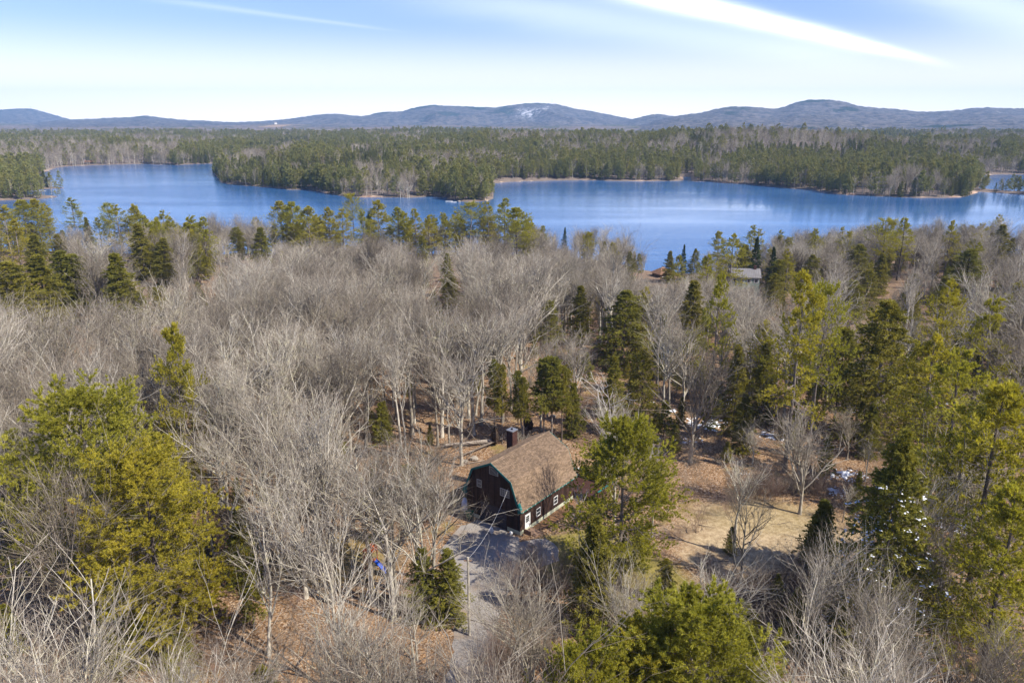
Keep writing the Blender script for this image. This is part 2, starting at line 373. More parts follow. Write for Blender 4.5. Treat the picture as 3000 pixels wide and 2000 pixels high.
# ------------------------------------------------------------------ hills
def hill_mat(name, snow_px=None):
    m, t, b = mat(name); pos = geo_pos(t)
    at = t.nodes.new('ShaderNodeAttribute'); at.attribute_name = 'hillc'; sp = t.nodes.new('ShaderNodeSeparateColor'); t.links.new(at.outputs['Color'], sp.inputs[0])
    con, snw = sp.outputs[0], sp.outputs[1]
    f = noise(t, pos, .022, 6, .85)
    g = noise(t, pos, .004, 6, .75)
    c = mixc(t, smooth(t, f, .36, .64), (.022, .028, .032), (.185, .165, .155))
    cm = smooth(t, M(t, 'ADD', con, M(t, 'MULTIPLY', M(t, 'SUBTRACT', g, .5), 2.2)), .42, .60)
    c = mixc(t, M(t, 'MULTIPLY', cm, .9), c, mixc(t, f, (.010, .020, .016), (.04, .055, .03)))
    sm = smooth(t, M(t, 'ADD', snw, M(t, 'MULTIPLY', M(t, 'SUBTRACT', f, .5), 3.2)), .75, 1.15)
    c = mixc(t, M(t, 'MULTIPLY', sm, .7), c, (.8, .8, .82))
    t.links.new(c, b.inputs['Base Color']); b.inputs['Specular IOR Level'].default_value = 0; b.inputs['Roughness'].default_value = 1
    return m
M_HILL = hill_mat('hill_woods')
def hill(name, prof, Dc, Df, con, snow, amp=1., seed=0):
    """con / snow: lists of (px, t, rpx, rt, strength); t = 1 at the crest, 0 at the foot"""
    px = np.arange(prof[0][0], prof[-1][0]+1, 4.)
    cy = np.interp(px, [p[0] for p in prof], [p[1] for p in prof])
    k = np.ones(9)/9; cy = np.convolve(np.pad(cy, 4, 'edge'), k, 'valid')
    d = np.stack([ray(a, b) for a, b in zip(px, cy)]); zc = CH+d[:, 2]/d[:, 1]*Dc; ax = d[:, 0]/d[:, 1]
    ts = np.concatenate([np.linspace(0, 1, 64), [1.15, 1.4]])
    Y = np.where(ts <= 1, Df+(Dc-Df)*ts, Dc+(ts-1)*2500)
    TT, AX = np.meshgrid(ts, ax, indexing='ij'); YG = np.repeat(Y[:, None], len(px), 1)
    XG = AX*YG; s = np.clip(TT, 0, 1); s = s**1.5*(1.0-.25*s)/.75*.75+.25*s**2
    s = s/s[63]
    ZG = (LAKE+2)+(zc[None]-(LAKE+2))*s
    ridge = np.abs(fbm((XG+seed*999)/520, YG/900, 4)-.5)*2
    ZG = ZG-(zc[None]-LAKE)*.75*ridge*np.clip(4*s*(1-s), 0, 1)*amp
    ZG = ZG+(fbm(XG/28+seed, YG/28, 3)-.5)*9*np.clip(TT*4, 0, 1)+(vnoise(XG/17, YG/17)-.5)*4
    ZG[TT > 1] = (zc[None]*np.ones_like(TT))[TT > 1]*(1-(TT[TT > 1]-1)*2.2)-10
    V = np.stack([XG, YG, ZG], -1).reshape(-1, 3)
    me = mesh_np(name, V, [grid_faces(len(ts), len(px))], [M_HILL], smoothf=True)
    PXG = np.repeat(px[None], len(ts), 0)
    col = np.zeros((len(ts), len(px), 4)); col[..., 3] = 1
    for ch, lst in ((0, con), (1, snow)):
        for (a, b, ra, rb, st) in lst:
            col[..., ch] = np.maximum(col[..., ch], st*np.exp(-((PXG-a)/ra)**2-((TT-b)/rb)**2))
    ca_ = me.color_attributes.new('hillc', 'FLOAT_COLOR', 'POINT'); ca_.data.foreach_set('color', col.ravel())
    put(name, me, kind='structure')
hill('hill', [(-900, 365), (-500, 350), (-250, 352), (-100, 333), (0, 322), (30, 319), (60, 318), (95, 319), (120, 325), (160, 337), (200, 349), (250, 360), (320, 372)], 8000, 6200,
     [(60, 1, 60, .1, .5)], [(130, .25, 25, .05, .6)], .8, 1)
hill('hill', [(-900, 372), (-300, 365), (60, 366), (140, 356), (200, 351), (240, 349), (300, 347), (340, 344), (380, 344), (420, 339), (450, 341), (480, 346), (540, 352), (600, 354), (660, 358), (720, 359), (800, 360), (900, 368), (1000, 374)], 6300, 3600,
     [(420, .95, 120, .12, .62), (600, .7, 60, .15, .5)], [], .6, 2)
hill('hill', [(480, 374), (560, 366), (650, 359), (700, 358), (750, 356), (800, 353), (850, 348), (900, 341), (950, 334), (1000, 334), (1050, 341), (1080, 337), (1110, 329), (1150, 327), (1172, 329), (1200, 319), (1240, 310), (1270, 307), (1300, 310), (1350, 311), (1400, 314), (1460, 315), (1490, 309), (1520, 305), (1545, 303), (1570, 302), (1620, 304), (1650, 309), (1690, 320), (1720, 323), (1760, 331), (1800, 339), (1850, 349), (1900, 357), (2000, 368), (2100, 374)], 6700, 4200,
     [(1120, 1, 60, .12, .8), (1260, 1, 110, .08, .85), (1300, .7, 90, .15, .62), (1470, .85, 50, .2, .75), (1400, 1, 60, .1, .7), (1550, 1, 60, .05, .7), (1300, .2, 200, .08, .5)],
     [(1545, .75, 65, .18, .95), (1600, .9, 40, .12, .8), (1480, .6, 35, .1, .6), (1320, .85, 20, .06, .6), (985, .8, 15, .1, .5)], 1., 3)
hill('hill', [(1750, 374), (1840, 354), (1860, 346), (1880, 342), (1905, 336), (1930, 334), (1950, 337), (1975, 342), (2000, 346), (2100, 360), (2200, 374)], 6000, 4600, [(1900, 1, 60, .2, .4)], [(1900, .7, 30, .2, .4)], .5, 4)
hill('hill', [(1850, 374), (1950, 346), (2000, 337), (2060, 330), (2100, 319), (2150, 311), (2200, 313), (2240, 317), (2270, 320), (2290, 315), (2310, 309), (2340, 298), (2365, 294), (2400, 292), (2430, 292), (2455, 295), (2480, 299), (2520, 311), (2560, 316), (2600, 317), (2640, 322), (2680, 327), (2740, 328), (2800, 324), (2850, 317), (2900, 315), (3000, 318), (3200, 325), (3500, 340), (3900, 350), (4200, 365)], 5000, 2000,
     [(2150, 1, 70, .1, .85), (2140, .8, 40, .1, .6), (2385, 1, 60, .07, .95), (2480, .85, 70, .05, .65), (2800, .4, 110, .05, .95), (2300, .25, 300, .05, .5), (2900, .25, 150, .06, .6), (2650, .3, 90, .04, .55)],
     [(2850, .85, 30, .04, .7), (2950, .87, 60, .04, .75), (2440, .85, 50, .05, .5)], .5, 5)
# rolling canopy of the far plain: too far off to tell trees apart
def canopy():
    m, t, b = mat('far_canopy'); pos = geo_pos(t)
    f = noise(t, pos, .05, 4, .8); g = noise(t, pos, .0035, 5, .65, .5)
    c = mixc(t, smooth(t, f, .3, .7), (.11, .085, .075), (.24, .195, .17))
    c = mixc(t, M(t, 'MULTIPLY', smooth(t, g, .47, .58), .85), c, mixc(t, smooth(t, f, .3, .7), (.025, .04, .018), (.085, .10, .038)))
    t.links.new(c, b.inputs['Base Color']); b.inputs['Specular IOR Level'].default_value = 0
    ys = 2150*np.exp(np.linspace(0, math.log(6600/2150), 150)); us = np.linspace(-.95, .95, 620)
    A, Y = np.meshgrid(us, ys); X = A*Y
    Z = LAKE+5+(fbm(X/60, Y/60, 4)-.5)*10+(vnoise(X/13, Y/13)-.5)*6+(fbm(X/500, Y/500, 3)-.45)*22
    me = mesh_np('far_canopy', np.stack([X, Y, Z], -1).reshape(-1, 3), [grid_faces(*A.shape)], [m])
    put('far_woodland', me, kind='stuff', label='far woodland covering the plain below the hills')
canopy()
# ------------------------------------------------------------------ tree makers (every variant: one trunk mesh, one crown mesh)
def trunk_poly(r, H, r0, m=9, lean=.02, wig=.012, top=1.0, z0=-.4):
    z = np.linspace(z0, H*top, m); x = np.cumsum(r.normal(size=m)*wig*H)*(np.arange(m)/m)+lean*z; y = np.cumsum(r.normal(size=m)*wig*H)*(np.arange(m)/m)
    x -= x[0]; y -= y[0]
    R = r0*(1-np.linspace(0, 1, m))**.75+.015; R[0] *= 1.35
    return np.stack([x, y, z], 1)[None], R[None]
def bare(seed, H=15, cb=.4, Rc=3.6, n1=22, n2=6, n3=4, n4=1, stems=1, ang=33, r0=.23, up=.05, tw=.010, name='bare_tree', mats=None, merged=False, curve=.09):
    r = np.random.default_rng(seed); T = Geo(); C = Geo()
    P, R = trunk_poly(r, H, r0, 10, r.normal()*.035, .020)
    T.tube(P, R, 7)
    Ps, Rs = P, R
    if stems > 1:                                    # co-dominant leaders leaving the trunk in its lower half
        P1, R1 = grow(r, P, R, stems-1, .22, .55, lambda t, L: (1-t)*L*.95, 24, 8, up=.16, wig=.05, rr=.72, rtip=.15, jl=.12)
        C.tube(P1, R1, 5)
        Ps = np.concatenate([P[:, np.linspace(0, 9, 8).astype(int)], P1]); Rs = np.concatenate([R[:, np.linspace(0, 9, 8).astype(int)], R1])
    prof = lambda t, L: Rc*(1.45-1.0*((t-cb)/(1-cb)).clip(0, 1))*1.35
    B1, S1 = grow(r, Ps, Rs, n1//(1 if stems == 1 else 2), cb, .985, prof, ang, 6, up=curve, wig=.11, rr=.66, rtip=.38, jl=.5, minr=.040)
    C.tube(B1, S1, 4)
    B2, S2 = grow(r, B1, S1, n2, .2, 1.0, lambda t, L: .48*L*(1.15-.5*t), 36, 4, up=up, wig=.11, rr=.62, rtip=.4, minr=.024)
    C.tube(B2, S2, 3)
    B3, S3 = grow(r, B2, S2, n3, .15, 1.0, lambda t, L: .50*L*(1.1-.4*t), 36, 3, up=up, wig=.11, rr=.6, rtip=.4, minr=tw)
    C.tube(B3, S3, 3, 1)
    if n4:
        B4, S4 = grow(r, B3, S3, n4, .2, 1.0, lambda t, L: .62*L, 32, 2, up=up, wig=.06, rr=.8, rtip=.25, minr=tw*.8)
        C.tube(B4, S4, 3, 1)
    ms = mats or [MB_TRUNK, MB_TWIG]
    if merged:
        C.tube(P, R, 6); return C.mesh(name, ms)
    return T.mesh('trunk', ms), C.mesh('crown', ms)
def blades(r, base, dirs, n, ln, wd, spread, upb=0.):
    """n thin needle-bunch triangles at every base point, fanned round dirs"""
    N0 = len(base); b = np.repeat(base, n, 0); d = np.repeat(dirs, n, 0)
    d = nrm(d+r.normal(size=(N0*n, 3))*spread+np.array([0, 0, upb]))
    L = ln*(.7+.6*r.random(N0*n))[:, None]; s = nrm(np.cross(d, r.normal(size=(N0*n, 3))))*wd
    tip = b+d*L; mid = b+d*L*.45
    V = np.stack([b+s*.55, tip, b-s*.55], 1).reshape(-1, 3); return V, np.arange(N0*n*3).reshape(-1, 3)
def pine(seed, H=20, cb=.3, Rc=4.6, whorls=22, per=5, n2=9, ntuft=3, nbl=9, bl=.24, bw=.05, flat=False, sparse=.0, upt=.10, name='white_pine', merged=False, mats=None, r0=.26, top=.5, pw=.75):
    r = np.random.default_rng(seed); T = Geo(); C = Geo(); ms = mats or [MB_PINE, M_PINE]
    P, R = trunk_poly(r, H, r0, 10, r.normal()*.012, .006, .985); T.tube(P, R, 7)
    n = whorls*per; wh = (np.repeat(np.arange(whorls)+r.normal(size=whorls)*.15, per)+r.normal(size=n)*.10)/whorls
    keep = r.random(n) > sparse; wh = wh[keep]; n = len(wh); wh = wh.clip(0, .995)
    t = cb+(1-cb)*wh
    base, tan, rad = lerp_poly(P, R, np.zeros(n, int), t)
    az = r.random(n)*2*math.pi
    lump = .62+.62*vnoise(wh*5+seed, np.cos(az)*1.6+seed*3)+.22*r.normal(size=n)      # uneven outline
    shape = np.where(wh < .3, .72+.28*wh/.3, ((1-wh)/.7)**(pw if not flat else .4)+.05)
    ln = Rc*shape*lump.clip(.35, 1.5)
    el = np.radians(-4+50*wh**1.6+r.normal(size=n)*7)
    d = np.stack([np.cos(az)*np.cos(el), np.sin(az)*np.cos(el), np.sin(el)], 1); pts = [base]
    for i in range(5):
        d = nrm(d+np.array([0, 0, -.05 if i < 2 else upt])+r.normal(size=(n, 3))*.05); pts.append(pts[-1]+d*(ln/5)[:, None])
    B1 = np.stack(pts, 1); S1 = np.clip(rad*.28, .012, .07)[:, None]*np.linspace(1, .3, 6)[None]
    C.tube(B1, S1, 3)
    B2, S2 = grow(r, B1, S1, n2, .30, 1.0, lambda t, L: .38*L*(1.25-.75*t)+.15, 48, 3, up=.10, wig=.08, rr=.5, rtip=.4, minr=.007, flat=.25)
    if not merged: C.tube(B2, S2, 3)
    tp = np.linspace(.35, 1, ntuft); bs = []; ds = []
    for q in tp:
        p, tn, _ = lerp_poly(B2, S2, np.arange(len(B2)), np.full(len(B2), q*.999)); bs.append(p+r.normal(size=p.shape)*.05); ds.append(tn)
    p, tn, _ = lerp_poly(B1, S1, np.arange(n), np.full(n, .999)); bs.append(p); ds.append(tn)
    p, tn, _ = lerp_poly(B1, S1, np.arange(n), np.full(n, .75)); bs.append(p); ds.append(tn)
    bs = np.concatenate(bs); ds = np.concatenate(ds)
    C.add(*blades(r, bs, ds*.9, nbl, bl, bw, .55, .35), 1)
    tpb = P[0, -1][None]; C.add(*blades(r, np.repeat(tpb, 4, 0)+r.normal(size=(4, 3))*.12, np.tile([[0, 0, 1.]], (4, 1)), nbl, bl*1.3, bw, .4, .5), 1)
    if merged: C.tube(P, R, 4); return C.mesh(name, ms)
    return T.mesh('trunk', ms), C.mesh('crown', ms)
def hemlock(seed, H=15, cb=.06, Rc=3.0, nb=130, n2=12, nbl=11, bl=.24, bw=.075, droop=-.10, name='hemlock', merged=False, mats=None, r0=.2, pw=.85, el0=8, snow=False, up1=0.0):
    r = np.random.default_rng(seed); T = Geo(); C = Geo(); ms = mats or [MB_PINE, M_HEM]
    P, R = trunk_poly(r, H, r0, 8, r.normal()*.012, .004, .99); T.tube(P, R, 6)
    wh = ((np.arange(nb)+r.random(nb))/nb)**1.05; t = cb+(1-cb)*wh*.995
    base, tan, rad = lerp_poly(P, R, np.zeros(nb, int), t); az = np.arange(nb)*2.4+r.random(nb)
    ln = Rc*((1-wh)**pw*np.where(wh < .12, .75+2*wh, 1.)+.05)*(.55+.75*r.random(nb)**.8)*(.65+.65*vnoise(wh*6+seed, np.cos(az)*1.5+seed))
    el = np.radians(el0+35*wh**2+r.normal(size=nb)*7)
    d = np.stack([np.cos(az)*np.cos(el), np.sin(az)*np.cos(el), np.sin(el)], 1); pts = [base]
    for i in range(4):
        d = nrm(d+np.array([0, 0, droop*(i+.5)*.6+up1])+r.normal(size=(nb, 3))*.04); pts.append(pts[-1]+d*(ln/4)[:, None])
    B1 = np.stack(pts, 1); S1 = np.clip(rad*.22, .008, .045)[:, None]*np.linspace(1, .3, 5)[None]; C.tube(B1, S1, 3)
    B2, S2 = grow(r, B1, S1, n2, .15, 1.0, lambda t, L: .40*L*(1.15-.8*t)+.10, 52, 3, up=droop*.8, wig=.06, rr=.5, rtip=.5, minr=.005, flat=.15)
    bs = []; ds = []
    for q in (.2, .5, .8, .99):
        p, tn, _ = lerp_poly(B2, S2, np.arange(len(B2)), np.full(len(B2), q)); bs.append(p); ds.append(tn)
    bs = np.concatenate(bs); ds = np.concatenate(ds)
    V, Fc = blades(r, bs, ds, nbl, bl, bw, .55, .0)
    C.add(V, Fc, 1)
    C.add(*blades(r, np.repeat(P[0, -1:], 3, 0), np.tile([[0, 0, 1.]], (3, 1)), nbl, bl*1.2, bw*.7, .25, .3), 1)
    if merged: C.tube(P, R, 4); return C.mesh(name, ms)
    out = [T.mesh('trunk', ms), C.mesh('crown', ms)]
    if snow:                                         # clots of old snow lying on the outer boughs
        S = Geo(); k = r.choice(len(B2), snow, replace=False); p = B2[k, 1]+np.array([0, 0, .06])
        p = p[(p[:, 2] < H*.8)]; q = np.repeat(p, 4, 0)+r.normal(size=(len(p)*4, 3))*np.array([.16, .16, .02])
        m8 = []; 
        for i, a in enumerate(np.linspace(0, 2*math.pi, 6, endpoint=False)):
            rad_ = (.05+.10*r.random(len(q))); m8.append(q+np.stack([np.cos(a)*rad_, np.sin(a)*rad_, -.02*np.ones(len(q))], 1))
        top = q+np.array([0, 0, .05]); V = np.concatenate([np.stack(m8, 1), top[:, None]], 1); ix = np.arange(len(q))[:, None]*7
        Fs = np.concatenate([np.concatenate([ix+i, ix+(i+1) % 6, ix+6], 1) for i in range(6)])
        S.add(V.reshape(-1, 3), Fs); out.append(S.mesh('snow', [M_SNOW]))
    return out
BARE = [bare(1, 15, .48, 3.4), bare(2, 16, .38, 3.2, stems=3, n1=30), bare(3, 14, .55, 3.0, n1=20), bare(4, 15, .34, 4.2, stems=2, n1=34, ang=40),
        bare(5, 16, .5, 2.6, n1=18, ang=28), bare(6, 13, .28, 3.6, stems=4, n1=28), bare(7, 15, .5, 3.9, n1=24, ang=42), bare(8, 17, .52, 3.0, n1=22, stems=2)]
BARE_H = [15, 16, 14, 15, 16, 13, 15, 17]
BIG = [bare(21, 15, .25, 4.6, n1=26, n2=7, n3=4, n4=1, stems=4, ang=36, tw=.008, r0=.2), bare(22, 16, .33, 4.4, n1=30, n2=7, n3=4, n4=1, stems=3, ang=36, tw=.008, r0=.2)]   # near the camera
BIRCH = [bare(31, 14, .45, 2.4, n1=16, stems=1, ang=38, r0=.13, mats=[MB_BIRCH, MB_TWIG])]
DEAD = [bare(41, 11, .3, 3.2, n1=13, n2=4, n3=2, n4=0, stems=2, ang=50, r0=.16, tw=.02, mats=[MB_BIRCH, MB_BIRCH])]
PINE = [pine(51, 20, .12, 5.6, 20, 6, 11, 3, 12, .32, .09), pine(52, 20, .15, 5.0, 18, 6, 11, 3, 12, .32, .09), pine(53, 20, .26, 5.0, 14, 6, 11, 3, 10, .32, .09, sparse=.08), pine(54, 20, .15, 4.8, 16, 5, 11, 3, 10, .32, .09, sparse=.05),
        pine(55, 20, .36, 3.8, 15, 5, 9, 3, 10, .32, .09, sparse=.12), pine(56, 20, .5, 4.8, 12, 6, 10, 3, 10, .32, .09, flat=True)]
PINE_NEAR = [pine(61, 18, .2, 5.6, 17, 8, 15, 5, 22, .25, .062, pw=.5), pine(62, 18, .3, 5.8, 14, 8, 15, 5, 22, .25, .062, flat=True), pine(63, 18, .26, 5.8, 16, 8, 15, 5, 22, .25, .062, pw=.6)]
HEM = [hemlock(71, Rc=3.1, pw=.7), hemlock(72, Rc=3.6, nb=120, pw=.55), hemlock(73, Rc=2.7, pw=.6), hemlock(74, cb=.25, Rc=3.3, nb=100, pw=.45)]
HEM_SNOW = [hemlock(81, 22, .04, 5.2, 220, 14, 8, .28, .11, snow=420)]
CEDAR = [hemlock(85, 11, .03, 2.3, 170, 12, 8, .24, .10, droop=.02, el0=28, pw=.55, r0=.14)]
SPRUCE = [hemlock(91, 16, .08, 2.9, 120, 10, 7, .24, .10, mats=[MB_PINE, M_SPR], droop=-.02, el0=2, pw=.95)]
SAP = [hemlock(95, 9, .25, 1.8, 50, 8, 5, .28, .10, mats=[MB_PINE, M_HEM], droop=.0, el0=12, pw=.6, r0=.09)]
POLE = [hemlock(97, 13, .42, 2.7, 60, 12, 11, .24, .075, droop=-.03, el0=5, pw=.45, r0=.13)]
LIB = dict(pole=(POLE, [13]), bare=(BARE, BARE_H), big=(BIG, [15, 16]), birch=(BIRCH, [14]), dead=(DEAD, [11]), pine=(PINE, [20]*6), pnear=(PINE_NEAR, [18]*3), hem=(HEM, [15]*4),
           hsnow=(HEM_SNOW, [22]), cedar=(CEDAR, [11]), spruce=(SPRUCE, [16]), sap=(SAP, [9]))
NAME = dict(pole='hemlock_tree', bare='bare_tree', big='bare_tree', birch='birch_tree', dead='dead_tree', pine='white_pine', pnear='white_pine', hem='hemlock_tree', hsnow='hemlock_tree', cedar='cedar_tree', spruce='spruce_tree', sap='young_hemlock')
PROTO = {}
def spawn(kind, vi, x, y, z, H, wide, rz, label, group=None, single=False):
    meshes, hs = LIB[kind][0][vi], LIB[kind][1][vi]
    key = (kind, vi); s = H/hs
    if key not in PROTO:
        o = put(NAME[kind], None)
        parts = [put(n, m, o) for n, m in zip(('trunk', 'crown', 'snow'), meshes)]
        PROTO[key] = o
    else:
        p = PROTO[key]; o = p.copy(); COL.objects.link(o)
        for ch in [c for c in KIDS[key]]:
            c = ch.copy(); COL.objects.link(c); c.parent = o
        if 'group' in o: del o['group']
    if key not in KIDS: KIDS[key] = parts
    o.name = NAME[kind]
    o.location = (x, y, z-.1); o.rotation_euler = (0, 0, rz); o.scale = (s*wide, s*wide, s)
    o['label'] = label; o['category'] = 'tree'
    if group: o['group'] = group
    return o
KIDS = {}
def from_top(px, py, H):
    """where a tree of height H stands whose top is seen at a pixel of the photograph"""
    d = ray(px, py); z = 0.
    for _ in range(12):
        t = (z+H-CH)/d[2]; x, y = d[0]*t, d[1]*t; z = .5*z+.5*gh(x, y)
    return x, y, z
